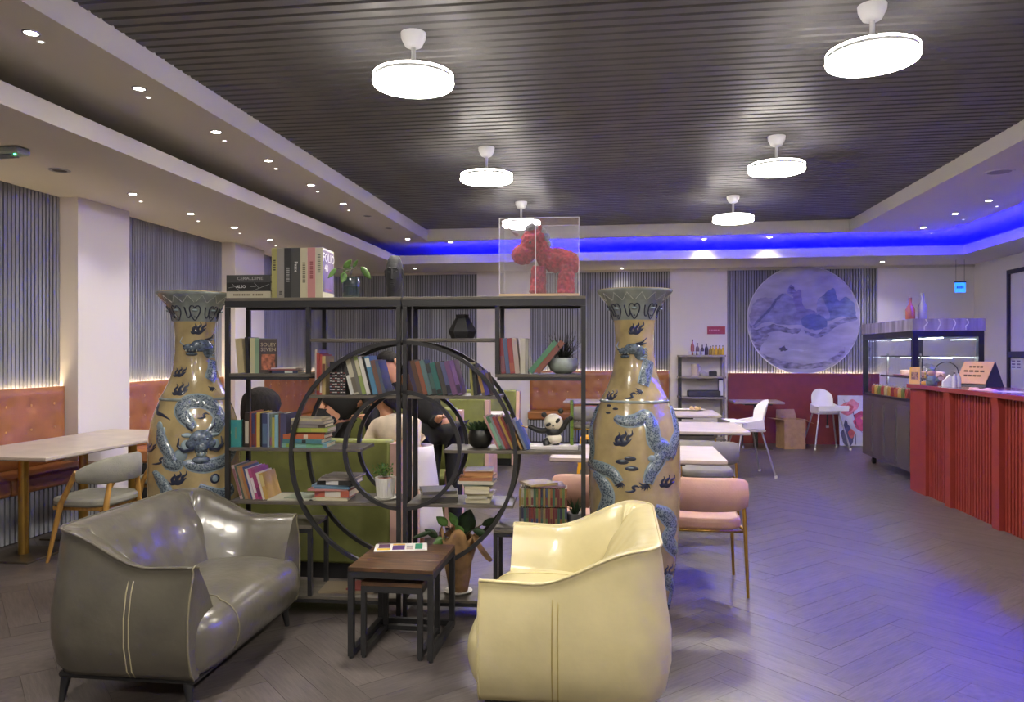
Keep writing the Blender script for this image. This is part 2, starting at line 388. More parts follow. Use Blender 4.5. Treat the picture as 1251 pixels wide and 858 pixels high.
for px, py in [(449,264),(475,279)]: downlight(atz(px, py, ZM), 'unlit round downlight in the raised ceiling band on the bench side', 'unlit downlights', 0, False, .05)
sp = thing('ceiling_speaker', 'dark round ceiling speaker in the low soffit by the left wall', 'speaker', atz(73, 208, ZS))
MB().lathe([(.05,-.001),(.055,-.006),(.075,-.006),(.08,0),(.05,0)], 24).build('trim_ring', LGREY, sp, 30); MB().lathe([(0,-.004),(.05,-.004),(.05,-.001),(0,-.001)], 20).build('grille', mat('grille', (70,62,58), .7), sp)
sp = thing('ceiling_speaker', 'pale round ceiling speaker in the blue-tinted band above the counter', 'speaker', atz(1221, 210, ZM))
MB().lathe([(.10,-.001),(.105,-.006),(.125,-.006),(.13,0),(.10,0)], 28).build('trim_ring', CEIL, sp, 30); MB().lathe([(0,-.004),(.10,-.004),(.10,-.001),(0,-.001)], 24).build('grille', mat('grille_pale', (150,146,150), .7), sp)
p = atz(12, 181, ZS)
em = thing('emergency_light', 'grey emergency light box with green indicator on the low ceiling', 'emergency light', p)
bx(-.17, .11, -.06, .06, -.05, 0).build('housing', mat('em_grey', (150,158,150), .4), em, 0, .012); bx(-.15, .04, -.045, .045, -.062, -.05).build('lens_cover', mat('em_lens', (90,96,92), .25), em, 0, .006)
MB().ball((.065,-.03,-.052), .008).build('indicator', emis('green_led', (60,255,130), 6), em, 1)
# unseen downlights added for light, carrying the bench-side row nearer
for y in (2.2, .2): downlight((-3.05, y, ZM), 'unseen small round downlight added in the raised ceiling band on the bench side', GM)

# ------------------------------------------------------------------ benches
def bench(label, along, a0, a1, wallpos, seat_z=.52, depth=.46, top=1.2, with_seat=True, m=ORANGE, base=True):
    """local x runs along the wall, local -y points into the room"""
    if along == 'y': t = thing('bench', label, 'bench', (wallpos, a0, 0), R(90))
    else: t = thing('bench', label, 'bench', (a0, wallpos, 0), 0)
    L_ = a1 - a0; nx, nz = max(8, int(L_/.035)), 20
    z0 = seat_z + .004 if with_seat else 0
    nb = max(2, round(L_/.27)); bz = (top-.15, top-.36)
    but = [((i+.5)*L_/nb, z) for i in range(nb) for z in bz] if with_seat else []
    def dy(x, z):
        d = 0
        for bx_, bz_ in but:
            q = ((x-bx_)**2 + (z-bz_)**2)
            if q < .03: d += .022 * math.exp(-q/.0022)
        e = min(x, L_-x, z-z0+.02, top-z); return .11 * min(1, .75 + e*6) - d if with_seat else .095
    rows = [[(L_*i/nx, -dy(L_*i/nx, z0+(top-z0)*k/nz), z0+(top-z0)*k/nz) for i in range(nx+1)] for k in range(nz+1)]
    mb = MB().grid(rows)
    n1 = nx+1
    for k in (0, nz): mb.grid([[rows[k][i] for i in range(n1)], [(rows[k][i][0], -.046, rows[k][i][2]) for i in range(n1)]])
    for i in (0, nx): mb.grid([[rows[k][i] for k in range(nz+1)], [(rows[k][i][0], -.046, rows[k][i][2]) for k in range(nz+1)]])
    mb.build('backrest', m, t, 50)
    for bx_, bz_ in but: MB().ball((bx_, -.11+.02, bz_), (.013,.008,.013), 8, 5).build('button', mat('button', (200,150,90), .3), t, 1)
    if with_seat:
        ns = max(1, round(L_/1.1))
        for i in range(ns): bx(i*L_/ns+.003, (i+1)*L_/ns-.003, -depth, -.03, seat_z-.14, seat_z).build('seat_cushion', m, t, 30, .03)
        B, S = MB().box(0, L_, -depth+.06, -.03, 0, seat_z-.142), MB()
        B.build('plinth', SLATBACK, t); n = int(L_/.05)
        for i in range(n): S.box(i*L_/n+.008, i*L_/n+.042, -depth+.04, -depth+.06, .01, seat_z-.145)
        stuff(S.build('plinth_slats', SLAT, t))
    bx(.01, L_-.01, -.0445, -.028, top-.035, top-.028).build('glow_strip', emis('warm_led', (255,226,180), STRIP_L), t)
    return t
bench('orange buttoned wall bench beside the long pale dining table', 'y', 2.2, Y70-.01, XL)
bench('orange buttoned wall bench between the two white pillars', 'y', Y135+.03, Y269-.05, XL)
bench('orange buttoned wall bench in the far left corner seen through the bookshelf', 'y', Y306+.05, YB-.7, XL)
bench('orange buttoned bench on the back wall behind the panda figurine', 'x', xb(648), xb(818)-.02, YB)
bench('flat red panel bench back under the round landscape picture', 'x', xb(888.5), xb(1072), YB, with_seat=False, m=REDWALL, top=1.17)
# ================================================================== SOFA, ARMCHAIR, NEST TABLES
def tub_seat(name, label, cat, loc, rz, dep, wid, leather, stitch, piping, seam=-.02):
    """low leather tub seat; local +x is the front"""
    t = thing(name, label, cat, loc, rz)
    hx, hy, rc = dep/2, wid/2, .17
    pts = []                                          # plan: near arm front -> back -> far arm front
    def line(p, q, n): return [(p[0]+(q[0]-p[0])*i/n, p[1]+(q[1]-p[1])*i/n) for i in range(n)]
    def arc(c, a0, a1, n): return [(c[0]+rc*math.cos(a0+(a1-a0)*i/n), c[1]+rc*math.sin(a0+(a1-a0)*i/n)) for i in range(n)]
    fx = hx - .03
    pts += line((fx, -hy), (-hx+rc, -hy), 16) + arc((-hx+rc, -hy+rc), -PI/2, -PI, 12) + line((-hx, -hy+rc), (-hx, hy-rc), 26)
    pts += arc((-hx+rc, hy-rc), PI, PI/2, 12) + line((-hx+rc, hy), (fx, hy), 16) + [(fx, hy)]
    n = len(pts); rows = []; edge = []; rim = []
    s = 0
    for i, (x, y) in enumerate(pts):
        a = pts[max(0, i-1)]; b = pts[min(n-1, i+1)]; tx, ty = b[0]-a[0], b[1]-a[1]; l = math.hypot(tx, ty); nx, ny = ty/l, -tx/l  # inward
        if (nx*(-x) + ny*(-y)) < 0: nx, ny = -nx, -ny
        s += math.hypot(x-a[0], y-a[1])
        up = smoothstep(hx-.22, -hx+.10, x); h = .60 + .135*up
        h -= .012*math.sin(PI*smoothstep(hx, -hx, x))
        arm = 1 - up; th = .03 + .05*up
        corner = math.exp(-((abs(y)-hy+.1)/.2)**2) * up
        wr = .007*corner*math.sin(s*75) + .0035*up*math.sin(s*41+1)
        prof = [(.06,.13),(.025,.135),(.0,.17),(-.022,.28),(-.022,.40),(-.005,.50),(.014,h-.05),(.022,h-.014),(.016,h-.002),(.020,h+.006),(.034,h+.009),
                (.034+th,h-.004+wr*.4),(.052+th*1.5,.33+(h-.33)*.80+wr*.5),(.075+th*1.9+wr,.33+(h-.33)*.6),(.10+th*2.0+wr,.33+(h-.33)*.4),(.125+th*2.0,.33+(h-.33)*.2),(.14+th*2,.33)]
        rows.append([(x+nx*o, y+ny*o, z) for o, z in prof]); edge.append((x+nx*.018, y+ny*.018, h+.006))
    mb = MB().grid(rows)
    for r_, q in ((rows[0], 1), (rows[-1], -1)):      # padded arm fronts
        b0 = len(mb.v); mb.v += r_; mb.f.append(tuple(range(b0, b0+len(r_))))
    mb.build('shell', leather, t, 60)
    MB().tube(edge, .006, 8).build('rim_piping', leather, t, 1)
    for r_ in (rows[0], rows[-1]): MB().tube([(p[0]+.001, p[1], p[2]) for p in r_[1:12]], .0045, 6).build('front_piping', piping, t, 1)
    # seat cushion: rounded front roll
    prof = [(hx-.12,.135),(hx-.02,.14),(hx+.035,.19),(hx+.058,.27),(hx+.045,.345),(hx-.01,.395),(hx-.10,.415),(hx-.25,.42),(-hx+.30,.405),(-hx+.14,.39),(-hx+.13,.33)]
    prof = crom(prof, 3); rows = []
    for k in range(25):
        u = -1 + 2*k/24; e = abs(u)**7
        rows.append([(x - max(0, x-hx+.14)*.45*e, u*(hy-.035 if x > hx-.05 else hy-.075), .14+(z-.14)*(1-.10*e) - (.012*abs(u)**3)) for x, z in prof])
    mb = MB().grid(rows)
    for r_ in (rows[0], rows[-1]): b0 = len(mb.v); mb.v += r_; mb.f.append(tuple(range(b0, b0+len(r_))))
    mb.build('seat_cushion', leather, t, 60)
    k = 12; c_ = [(p[0], p[1]+.0, p[2]+.002) for p in rows[12]]
    if wid > 1.0: MB().tube([(x+.002, y_, z+.002) for (x, y_, z) in [(p[0], p[1], p[2]) for p in rows[5]][6:]], .003, 6).build('seat_seam', piping, t, 1)
    # twin stitched seam on each arm side
    for sy in (-1, 1):
        st = MB()
        for dx in (-.011, .011):
            st.tube([(seam+dx, sy*(hy-o), z) for o, z in [(.012,.545),(-.0065,.50),(-.0235,.40),(-.0235,.28),(-.0015,.17),(.023,.137)]], .0028, 5)
        st.build('twin_seam', stitch, t, 1)
    bx(-hx+.05, hx-.04, -hy+.05, hy-.05, .10, .135).build('base_frame', BLACK, t, 0, .02)
    for sx in (-1, 1):
        for sy in (-1, 1): MB().cyl((sx*(hx-.08), sy*(hy-.07), .11), (sx*(hx-.065), sy*(hy-.06), 0), .022, .012).build('leg', BLACK, t, 40)
    return t
GREYL = mat('grey_leather', (92, 88, 78), .28, var=.07, vscale=6, bump=.28, bscale=13, coat=.15)
CREAML = mat('cream_leather', (198, 186, 140), .3, var=.04, vscale=5, bump=.22, bscale=12, coat=.15)
tub_seat('sofa', 'dark grey leather two-seat tub sofa with stitched seams', 'sofa', (-2.09, 3.44, 0), R(1), .72, 1.1, GREYL, mat('stitch_cream', (170,162,130), .7), mat('pipe_grey', (120,114,92), .5), seam=.06)
tub_seat('armchair', 'cream yellow leather tub armchair beside the blue dragon vase', 'armchair', (-.19, 3.43, 0), R(180), .76, 1.06, CREAML, mat('stitch_tan', (165,148,88), .7), CREAML, seam=.05)

NWOOD = mat('rustic_wood', (74, 52, 34), .38, var=.35, vscale=7, stretch=(1, 7, 1), coat=.2)
def nest(label, x0, x1, y0, y1, zt, wd=.028):
    t = thing('nesting_table', label, 'side table', ((x0+x1)/2, (y0+y1)/2, 0)); hx, hy = (x1-x0)/2, (y1-y0)/2
    for i in range(3): bx(-hx, hx, -hy+i*2*hy/3+.0008, -hy+(i+1)*2*hy/3-.0008, zt-.02, zt).build('plank', NWOOD, t, 0, .002)
    for sx in (-1, 1):
        for sy in (-1, 1):
            x, y = sx*(hx-wd/2), sy*(hy-wd/2); bx(x-wd/2, x+wd/2, y-wd/2, y+wd/2, .012, zt-.0205).build('leg', BLACK, t)
            MB().cyl((x, y, 0), (x, y, .012), .012).build('foot', BLACK, t)
        bx(sx*(hx-wd/2)-wd/2, sx*(hx-wd/2)+wd/2, -hy+wd, hy-wd, .012, .012+wd).build('floor_rail', BLACK, t)
        bx(sx*(hx-wd/2)-wd/2, sx*(hx-wd/2)+wd/2, -hy+wd, hy-wd, zt-.05, zt-.0205).build('side_rail', BLACK, t)
    bx(-hx+wd, hx-wd, hy-wd, hy, .012, .012+wd).build('back_rail', BLACK, t)
    for sy in (-1, 1): bx(-hx+wd, hx-wd, sy*(hy-wd/2)-wd/2, sy*(hy-wd/2)+wd/2, zt-.05, zt-.0205).build('top_rail', BLACK, t)
    return t
nest('larger dark wood and black metal nesting table with a leaflet on top', -1.315, -.885, 3.55, 4.05, .45)
nest('smaller dark wood and black metal nesting table tucked under the larger one', -1.255, -.945, 3.57, 3.95, .375, .024)
# leaflet on the table
lf = thing('leaflet', 'colourful printed leaflet lying on the larger nesting table', 'leaflet', atz(490, 669, .451) , R(14))
lf.location.z = .4505
bx(-.14, .14, -.075, .075, 0, .003).build('paper_sheet', mat('paper_white', (225,222,214), .6), lf)
for x0, x1, y0, y1, c in [(-.125,-.055,-.035,-.012,(214,178,60)),(-.12,-.06,-.008,.038,(96,60,90)),(-.045,.02,-.035,.02,(92,58,120)),(-.045,.02,.024,.038,(230,180,50)),(.075,.115,-.03,.036,(46,130,96)),(.03,.065,.0,.012,(150,150,150)),(.03,.065,-.03,-.01,(180,160,150))]:
    bx(x0, x1, y0*1.7, y1*1.7, .003, .0034).build('print_block', mat('print_%d_%d_%d' % c, c, .6), lf)

# ================================================================== DRAGON VASES
VP = [(0,.17),(.03,.185),(.10,.20),(.25,.228),(.45,.25),(.65,.26),(.85,.262),(1.0,.256),(1.09,.243),(1.16,.222),(1.215,.198),(1.235,.195),(1.27,.175),(1.32,.15),(1.40,.125),(1.50,.113),(1.60,.111),(1.68,.117),(1.74,.132),(1.79,.160),(1.835,.20),(1.855,.214),(1.865,.214)]
def vr(z):
    for (z0, r0), (z1, r1) in zip(VP, VP[1:]):
        if z <= z1: return r0 + (r1-r0)*max(0, (z-z0)/(z1-z0))
    return VP[-1][1]
GLAZE = mat('ochre_glaze', (162, 144, 104), .22, var=.10, vscale=9, bump=.06, bscale=40, coat=.5)
COLLAR = mat('collar_glaze', (126, 134, 132), .25, var=.08, vscale=14, coat=.5)
INK = mat('ink_blue', (34, 40, 62), .3, coat=.4)
PALEB = mat('pale_blue_relief', (128, 144, 152), .25, var=.1, vscale=30, coat=.4)
def scales():
    m = mat('dragon_scales', (70, 88, 112), .25, coat=.5); nt = m.node_tree; b = nt.nodes['Principled BSDF']
    tc = nt.nodes.new('ShaderNodeTexCoord'); v = nt.nodes.new('ShaderNodeTexVoronoi'); v.inputs['Scale'].default_value = 110
    rp = nt.nodes.new('ShaderNodeValToRGB'); e = rp.color_ramp.elements
    e[0].position = .15; e[0].color = lin((50, 60, 76)); e[1].position = .62; e[1].color = lin((120, 132, 140)); q = e.new(.42); q.color = lin((82, 96, 110))
    nt.links.new(tc.outputs['Object'], v.inputs['Vector']); nt.links.new(v.outputs['Distance'], rp.inputs[0]); nt.links.new(rp.outputs[0], b.inputs['Base Color'])
    bp = nt.nodes.new('ShaderNodeBump'); bp.inputs['Strength'].default_value = .5; bp.inputs['Distance'].default_value = .004
    nt.links.new(v.outputs['Distance'], bp.inputs['Height']); nt.links.new(bp.outputs[0], b.inputs['Normal']); return m
SCALE = scales()
def vase(label, cxp, D, bodies, inks, heads, blobs):
    a, b = ray(cxp); X, Y = D*a, D*b
    t = thing('floor_vase', label, 'vase', (X, Y, 0), math.atan2(-X, Y), 'dragon floor vases')
    prof = [(0,0)] + [(r, z) for z, r in VP] + [(.205,1.867),(.19,1.84),(.15,1.79),(.12,1.74),(.1,1.66),(.0,1.6)]
    MB().lathe(prof, 64).build('body', GLAZE, t, 50)
    MB().lathe([(vr(z)+.0025, z) for z in (1.69,1.74,1.77,1.79,1.81,1.835,1.845,1.855,1.862)], 64).build('collar', COLLAR, t, 50)
    MB().lathe([(vr(1.228)+.001,1.222),(vr(1.228)+.006,1.228),(vr(1.236)+.001,1.238)], 64).build('shoulder_line', COLLAR, t, 1)
    def m2(px, py):
        Df = D - .1
        for _ in range(4):
            z = max(.02, min(1.85, EYE - (py-YH)*Df/FPX)); r = vr(z); s = max(-.985, min(.985, (px-cxp)*Df/FPX/r)); th = math.asin(s); Df = D - r*math.cos(th)
        return th, z
    def sf(th, z, off): r = vr(max(0, min(1.86, z))) + off; return (r*math.sin(th), -r*math.cos(th), z)
    def ribbon(pts, hgt, grow=0, ro=0, k=6):
        C = crom(pts, k); Q = [(*m2(p[0], p[1]), (p[2]*1.25+grow)*D/FPX*.95) for p in C]
        rows = []
        for i, (th, z, hw) in enumerate(Q):
            a_ = Q[max(0, i-1)]; b_ = Q[min(len(Q)-1, i+1)]; r = vr(z)
            dx, dz = (b_[0]-a_[0])*r, b_[1]-a_[1]; l = math.hypot(dx, dz) or 1; nx, nz = -dz/l, dx/l
            rows.append([sf(th+ro+nx*hw*c/r, z+nz*hw*c, max(.0008, hgt*math.sqrt(max(0, 1-c*c)))) for c in (-1,-.75,-.35,0,.35,.75,1)])
        return MB().grid(rows)
    DB = mat('dragon_blue', (78, 90, 104), .25, var=.3, vscale=60, coat=.4); LN = mat('line_pale', (176, 180, 172), .3)
    for p in bodies:
        for ro in (0, PI):
            d_ = ribbon(p, .013, 0, ro).build('dragon_coil', SCALE, t, 60); ribbon(p, .004, 1.6, ro).build('coil_outline', PALEB, d_, 60)
    for grp in inks:
        for ro in (0, PI):
            mb = MB()
            for p in grp: q = ribbon(p, .003, 0, ro); mb.add(q.v, q.f)
            mb.build('ink_motif', INK, t, 60)
    # ruyi collar border
    for j in range(8):
        c0 = j*PI/4
        pl = [(c0 + u*.39, 1.745 + .045*v) for u, v in [(-1,.6),(-.86,-.55),(-.62,-.75),(-.45,-.3),(-.52,.35),(-.35,.75),(-.12,.7),(0,.45),(.12,.7),(.35,.75),(.52,.35),(.45,-.3),(0,-1.1),(-.45,-.3)]]
        C = crom(pl, 4)
        o_ = MB().tube([sf(th, z, .003) for th, z in C], .0042, 6).build('cloud_lappet', INK, t, 60)
        MB().ball(sf(c0, 1.715, .003), (.005,.005,.005), 8, 5).build('dot', INK, o_, 1); MB().ball(sf(c0, 1.755, .002), (.018,.018,.008), 10, 5).build('boss', PALEB, o_, 1)
        for u in (-.2, .2): MB().tube([sf(c0+u-.18, 1.80, .003), sf(c0+u, 1.84, .003), sf(c0+u+.18, 1.80, .003)], .0016, 5).build('chevron_line', LN, t, 60)
    for (px, py, s, front) in heads:                  # dragon heads in relief
        for ro in (0, PI):
            th0, z0 = m2(px, py); r0 = vr(z0); sc = s*D/FPX; hd, ik, ol, lt = MB(), MB(), MB(), MB()
            P = lambda u, v, o=0: sf(th0+ro+u*sc/r0, z0+v*sc, o)
            def bl(mb, u, v, ru, rv, o): mb.ball(P(u, v, 0), (ru*sc, ru*sc, rv*sc) if False else (ru*sc, o, rv*sc), 14, 8, Matrix.Rotation(th0+ro+u*sc/r0, 3, 'Z'))
            if front:
                bl(hd,0,.1,.75,.7,.03); bl(hd,-.55,-.1,.4,.35,.024); bl(hd,.55,-.1,.4,.35,.024); bl(hd,0,-.35,.45,.4,.036); bl(hd,0,-1.15,.55,.28,.026)
                for sx in (-1, 1):
                    bl(ik,sx*.32,.18,.17,.15,.035); bl(ol,sx*.32,.24,.11,.07,.036); bl(ik,sx*.18,-.42,.1,.09,.040); bl(ol,sx*.85,.45,.35,.16,.016)
                    ik.tube([P(sx*.5,.7,.01), P(sx*.85,1.0,.012), P(sx*.95,1.4,.008)], [.006,.005,.002], 6)
                    ik.tube([P(sx*.45,-.45,.03), P(sx*1.0,-.55,.014), P(sx*1.35,-.2,.01), P(sx*1.3,.3,.006)], [.010,.012,.009,.003], 6)
                bl(ol,0,-.78,.3,.22,.034); bl(ik,0,-.62,.42,.1,.03)
                for u in (-.25,-.08,.08,.25): bl(lt,u,-.7,.05,.12,.038)
            else:
                bl(hd,.1,.1,.75,.45,.026); bl(hd,-.65,-.05,.5,.28,.026); bl(hd,-.55,-.5,.4,.14,.02); bl(hd,.6,-.2,.45,.6,.02)
                bl(ik,-.05,.25,.14,.12,.03); bl(ol,-.05,.32,.1,.05,.031); bl(ik,-1.0,.05,.1,.1,.028); bl(ik,-.6,-.3,.35,.07,.026)
                for q in range(4): bl(lt,-.85+q*.2,-.26,.045,.09,.03)
                for v0, v1 in ((.5,1.0),(.35,.6)): ik.tube([P(.3,v0,.012), P(.8,v0+.15,.012), P(1.2,v1,.006)], [.007,.006,.002], 6)
                for q in range(5): ol.tube([P(.6,-.1-q*.16,.01), P(1.05,.15-q*.2,.008), P(1.35,-.05-q*.2,.003)], [.006,.005,.001], 5)
                ol.tube([P(-1.0,.1,.015), P(-1.3,.35,.01), P(-1.2,.7,.005)], [.004,.003,.001], 5)
            h_ = hd.build('dragon_head', DB, t, 60)
            stuff(ik.build('dark_features', INK, h_, 60)); stuff(ol.build('pale_features', PALEB, h_, 60)); stuff(lt.build('teeth', LN, h_, 60))
    for px, py, rx, rz_, c in blobs:
        for ro in (0, PI):
            th, z = m2(px, py)
            MB().ball(sf(th+ro, z, 0), (rx*D/FPX, .005 if c else .008, rz_*D/FPX), 14, 7, Matrix.Rotation(th+ro, 3, 'Z')).build('cloud_motif', INK if c else PALEB, t, 60)
def flame(px, py, s, f=1):      # flame scroll: one base stroke and three licking tongues
    P = lambda *q: [(px+f*x*s, py+y*s, w*s) for x, y, w in q]
    return [P((-9,3,.4),(-7,5,1.4),(-3,4,2.2),(1,4.4,2.2),(5,2,1.5),(9,-1,.3)), P((-5,4,1.6),(-6,0,1.6),(-3,-4,1),(-4,-7,.2)), P((0,4,1.8),(-1,-1,1.8),(3,-5,1.1),(2,-9,.2)), P((5,3,1.6),(5,-2,1.4),(9,-5,.8),(9,-9,.2))]
def claw(px, py, s, a):
    out = []
    for d in (-60, -30, 0, 30, 60, 180 if False else 100):
        q = R(a + d); out.append([(px, py, 1.5*s), (px+math.cos(q)*5*s, py+math.sin(q)*5*s, 1.3*s), (px+math.cos(q+.35)*10*s, py+math.sin(q+.35)*10*s, .2*s)])
    return out
def scroll(px, py, s): return [[(px-8*s, py+3*s, .3*s), (px-3*s, py+3.4*s, 1*s), (px+3*s, py+1.5*s, 1.3*s), (px+1*s, py-2*s, 1.2*s), (px+5*s, py-4*s, 1.1*s), (px+9*s, py-2*s, .3*s)]]
zq = lambda ox, oy, k: (lambda pts: [(ox+x/k, oy+y/k, w_) for x, y, w_ in pts])
z7 = zq(180, 470, 6.125); z6 = zq(180, 350, 6.6)
vase('ochre floor vase with a frontal blue dragon face, behind the grey sofa', 238, 4.56,
     [z7([(350,330,3),(290,250,5.5),(262,185,6),(300,135,6),(400,125,6),(480,165,6.5),(528,250,6.5),(505,330,5.5),(455,375,4)]),
      z7([(215,560,3),(160,480,5),(125,400,5.5),(118,330,4)]), z7([(300,590,3),(345,610,5),(430,622,5.5),(520,600,5.5),(590,560,5),(640,470,4.5)]),
      z7([(80,640,2),(110,690,4.5),(150,760,5.5),(180,860,6),(260,960,6)]), z7([(380,770,2.5),(450,810,4),(540,840,5),(620,800,5)]), z6([(520,600,6),(515,690,6),(490,760,4.5)])] + [z7([(200,530,4),(170,570,6),(230,600,5),(250,560,3)])],
     [flame(242,402,.95), flame(221,455,.8), flame(222,476,1.0), flame(219,585,1.05), flame(188,545,.8), scroll(198,562,.9), scroll(247,509,.8), [z7([(95,170,1),(110,150,1.8),(100,200,2),(140,225,1.4),(190,262,.3)])], claw(258,474,.55,80)],
     [(245,541,18,True),(244,424,17,False)], [(261,587,6,6,1),(261,587,4.2,4.4,0),(261,587,1.6,2.8,1),(199,520,5,6,0),(203,527,3,6,0),(222,556,8,7,0),(228,546,6,8,0),(262,546,5,8,0),(232,567,8,5,0),(214,562,6,6,0)])
z8 = zq(715, 470, 3.432); zn = zq(700, 340, 3.0625)
vase('ochre floor vase with a winding scaled blue dragon, behind the cream armchair', 775, 4.35,
     [z8([(125,140,2),(165,155,4.5),(215,150,5.5),(255,135,6),(280,180,6.5),(290,235,7),(325,265,8),(355,290,6)]), z8([(330,270,7),(300,330,6),(275,370,5.5),(262,415,4)]),
      z8([(20,335,4),(70,355,5.5),(115,375,5),(142,415,4)]), z8([(352,90,2),(372,150,6),(380,210,7),(362,270,7),(352,300,5)]), z8([(40,380,3),(75,420,6.5),(95,470,7),(80,530,7),(40,600,6)]),
      z8([(290,515,3),(335,545,7),(365,590,8),(345,640,8),(375,690,6)]), z8([(28,90,3),(25,180,5),(30,280,5),(20,340,4)]), z8([(330,800,6),(370,860,7),(340,930,6)]), zn([(285,310,6.5),(275,350,6),(262,400,5)])],
     [flame(761,537,1.25), flame(814,588,1.0), flame(818,695,.9), flame(777,402,1.0), flame(747,484,.8), scroll(772,598,1.0), scroll(770,484,.9), claw(788,592,.8,80), claw(757,591,.75,70), claw(782,477,.6,90)],
     [(772,428,15,False)], [(760,565,8,3,1),(770,561,7,3,1),(772,573,8,3,1),(760,564,4,1,0),(771,572,4,1,0),(744,496,4,1.6,1),(743,505,4,1.6,1),(752,500,4,1.6,1),(796,560,5,4,0)])
# ================================================================== MOON-GATE BOOKSHELVES
SX, SY, SYAW = -1.21, 4.12, R(3)
SM = Matrix.Translation((SX, SY, 0)) @ Matrix.Rotation(SYAW, 4, 'Z')
ex, ey = (math.cos(SYAW), math.sin(SYAW)), (-math.sin(SYAW), math.cos(SYAW))
def S(px, py, yl_=0.0):                               # pixel -> shelf-local (x, z) at local depth yl_
    a, b = ray(px); d = (SX*ey[0] + SY*ey[1] + yl_) / (a*ey[0] + b*ey[1])
    return d*(a*ex[0] + b*ex[1]) - (SX*ex[0] + SY*ex[1]), EYE - (py - YH)*d/FPX
SDEP, TB = .30, .024
SHW = 1.035
ZTOP, ZB, ZC, ZD, ZE, ZF, ZG, ZH = 1.82, 1.385, 1.585, 1.262, .957, .652, .515, .115
RBIG, RSM, CZ = .645, .330, .918
CZS = .952
X376 = S(376, 400)[0]; XG = S(378, 680)[0]; XE = S(440, 548)[0]
def half_shelf(label, sg):
    t = thing('bookshelf', label, 'bookshelf', (SX, SY, 0), SYAW)
    fx = lambda x0, x1: (min(sg*x0, sg*x1), max(sg*x0, sg*x1))
    def board(x0, x1, z, name='shelf_board'): a_, b_ = fx(x0, x1); return bx(a_, b_, .004, SDEP-.004, z-.018, z).build(name, DARKWOOD, t, 0, .002)
    def rail(x0, x1, z, y): a_, b_ = fx(x0, x1); return bx(a_, b_, y-TB/2, y+TB/2, z-.03, z-.002).build('rail', BLACK, t)
    board(.004, SHW, ZTOP, 'top_board'); bx(*fx(.004, SHW), 0, TB, ZTOP-.055, ZTOP-.0185).build('rail', BLACK, t); bx(*fx(.004, SHW), SDEP-TB, SDEP, ZTOP-.055, ZTOP-.0185).build('rail', BLACK, t)
    for y in (TB/2, SDEP-TB/2):
        for x in (.018, SHW-TB/2): bx(*fx(x-TB/2, x+TB/2), y-TB/2, y+TB/2, 0, ZTOP-.056).build('post', BLACK, t)
        bx(*fx(-X376*1-TB/2+0, -X376+TB/2), y-TB/2, y+TB/2, ZB, ZTOP-.056).build('short_post', BLACK, t)
        bx(*fx(-XG-TB/2, -XG+TB/2), y-TB/2, y+TB/2, ZH, ZG-.018).build('short_post', BLACK, t)
    board(-X376-.012, SHW-TB, ZB); board(.03, -X376-.012, ZC); board(.03, math.sqrt(RBIG**2-(ZD-CZ)**2)+.01, ZD); board(-XE, SHW-TB, ZE)
    board(.03, SHW-TB if sg < 0 else .63, ZF); board(-XG-.012, SHW-TB, ZG); board(.03, SHW-TB, ZH)
    for y in (TB/2, SDEP-TB/2):
        bx(*fx(-X376, SHW-TB), y-TB/2, y+TB/2, ZB-.036, ZB-.0185).build('rail', BLACK, t); bx(*fx(-XG, SHW-TB), y-TB/2, y+TB/2, ZG-.04, ZG-.0185).build('rail', BLACK, t)
        bx(*fx(.03, SHW-TB), y-TB/2, y+TB/2, ZH-.036, ZH-.0185).build('rail', BLACK, t)
        for rad, cz, nm in ((RBIG, CZ, 'large_half_ring'), (RSM, CZS, 'small_half_ring')):
            rows = []; n = 40
            for i in range(n+1):
                a_ = -PI/2 + PI*i/n; c_, s_ = math.cos(a_), math.sin(a_)
                rows.append([(sg*(max(.006, r_*c_)), yy, cz + r_*s_) for r_, yy in ((rad-.011, y-TB/2), (rad+.011, y-TB/2), (rad+.011, y+TB/2), (rad-.011, y+TB/2))])
            MB().grid(rows, True).build(nm, BLACK, t, 40)
    return t
half_shelf('black metal moon-gate bookshelf half next to the grey sofa', -1)
half_shelf('black metal moon-gate bookshelf half next to the cream armchair', 1)
# ================================================================== BOOKS
KP = 4.27 / FPX                                       # metres per pixel at the shelf
CN = [('black',(30,30,32)),('dark grey',(70,70,72)),('grey',(130,130,130)),('pale grey',(185,185,185)),('white',(225,222,215)),('cream',(205,195,160)),('yellow',(210,180,60)),('olive yellow',(170,160,80)),
      ('orange',(215,110,45)),('red',(180,50,50)),('dark red',(120,40,45)),('salmon pink',(215,135,130)),('magenta',(165,40,100)),('purple',(110,70,150)),('dark purple',(60,45,80)),('navy blue',(45,55,95)),
      ('blue',(60,90,190)),('light blue',(110,160,200)),('teal',(40,140,135)),('grey teal',(85,120,125)),('green',(70,130,75)),('lime green',(160,190,60)),('pale green',(150,180,140)),('brown',(105,75,55)),('tan',(175,145,100)),('taupe',(150,140,130)),('pink',(220,165,175)),('rust brown',(140,75,50))]
def cname(c): return min(CN, key=lambda q: sum((a-b)**2 for a, b in zip(q[1], c)))[0]
PAGES = mat('pages', (222, 212, 190), .8, var=.06, vscale=60)
def cmat(c):
    g_ = sum(c)/3; return mat('cover_%d_%d_%d' % tuple(c), tuple((v*.74 + g_*.26)*.9 for v in c), .45)
BOOKLAB = {}
def place(o, x, y, z, rot=None):
    o.matrix_world = SM @ Matrix.Translation((x, y, z)) @ (rot or Matrix())
def lab(o, label, group):
    tag(o, label, 'book', group)
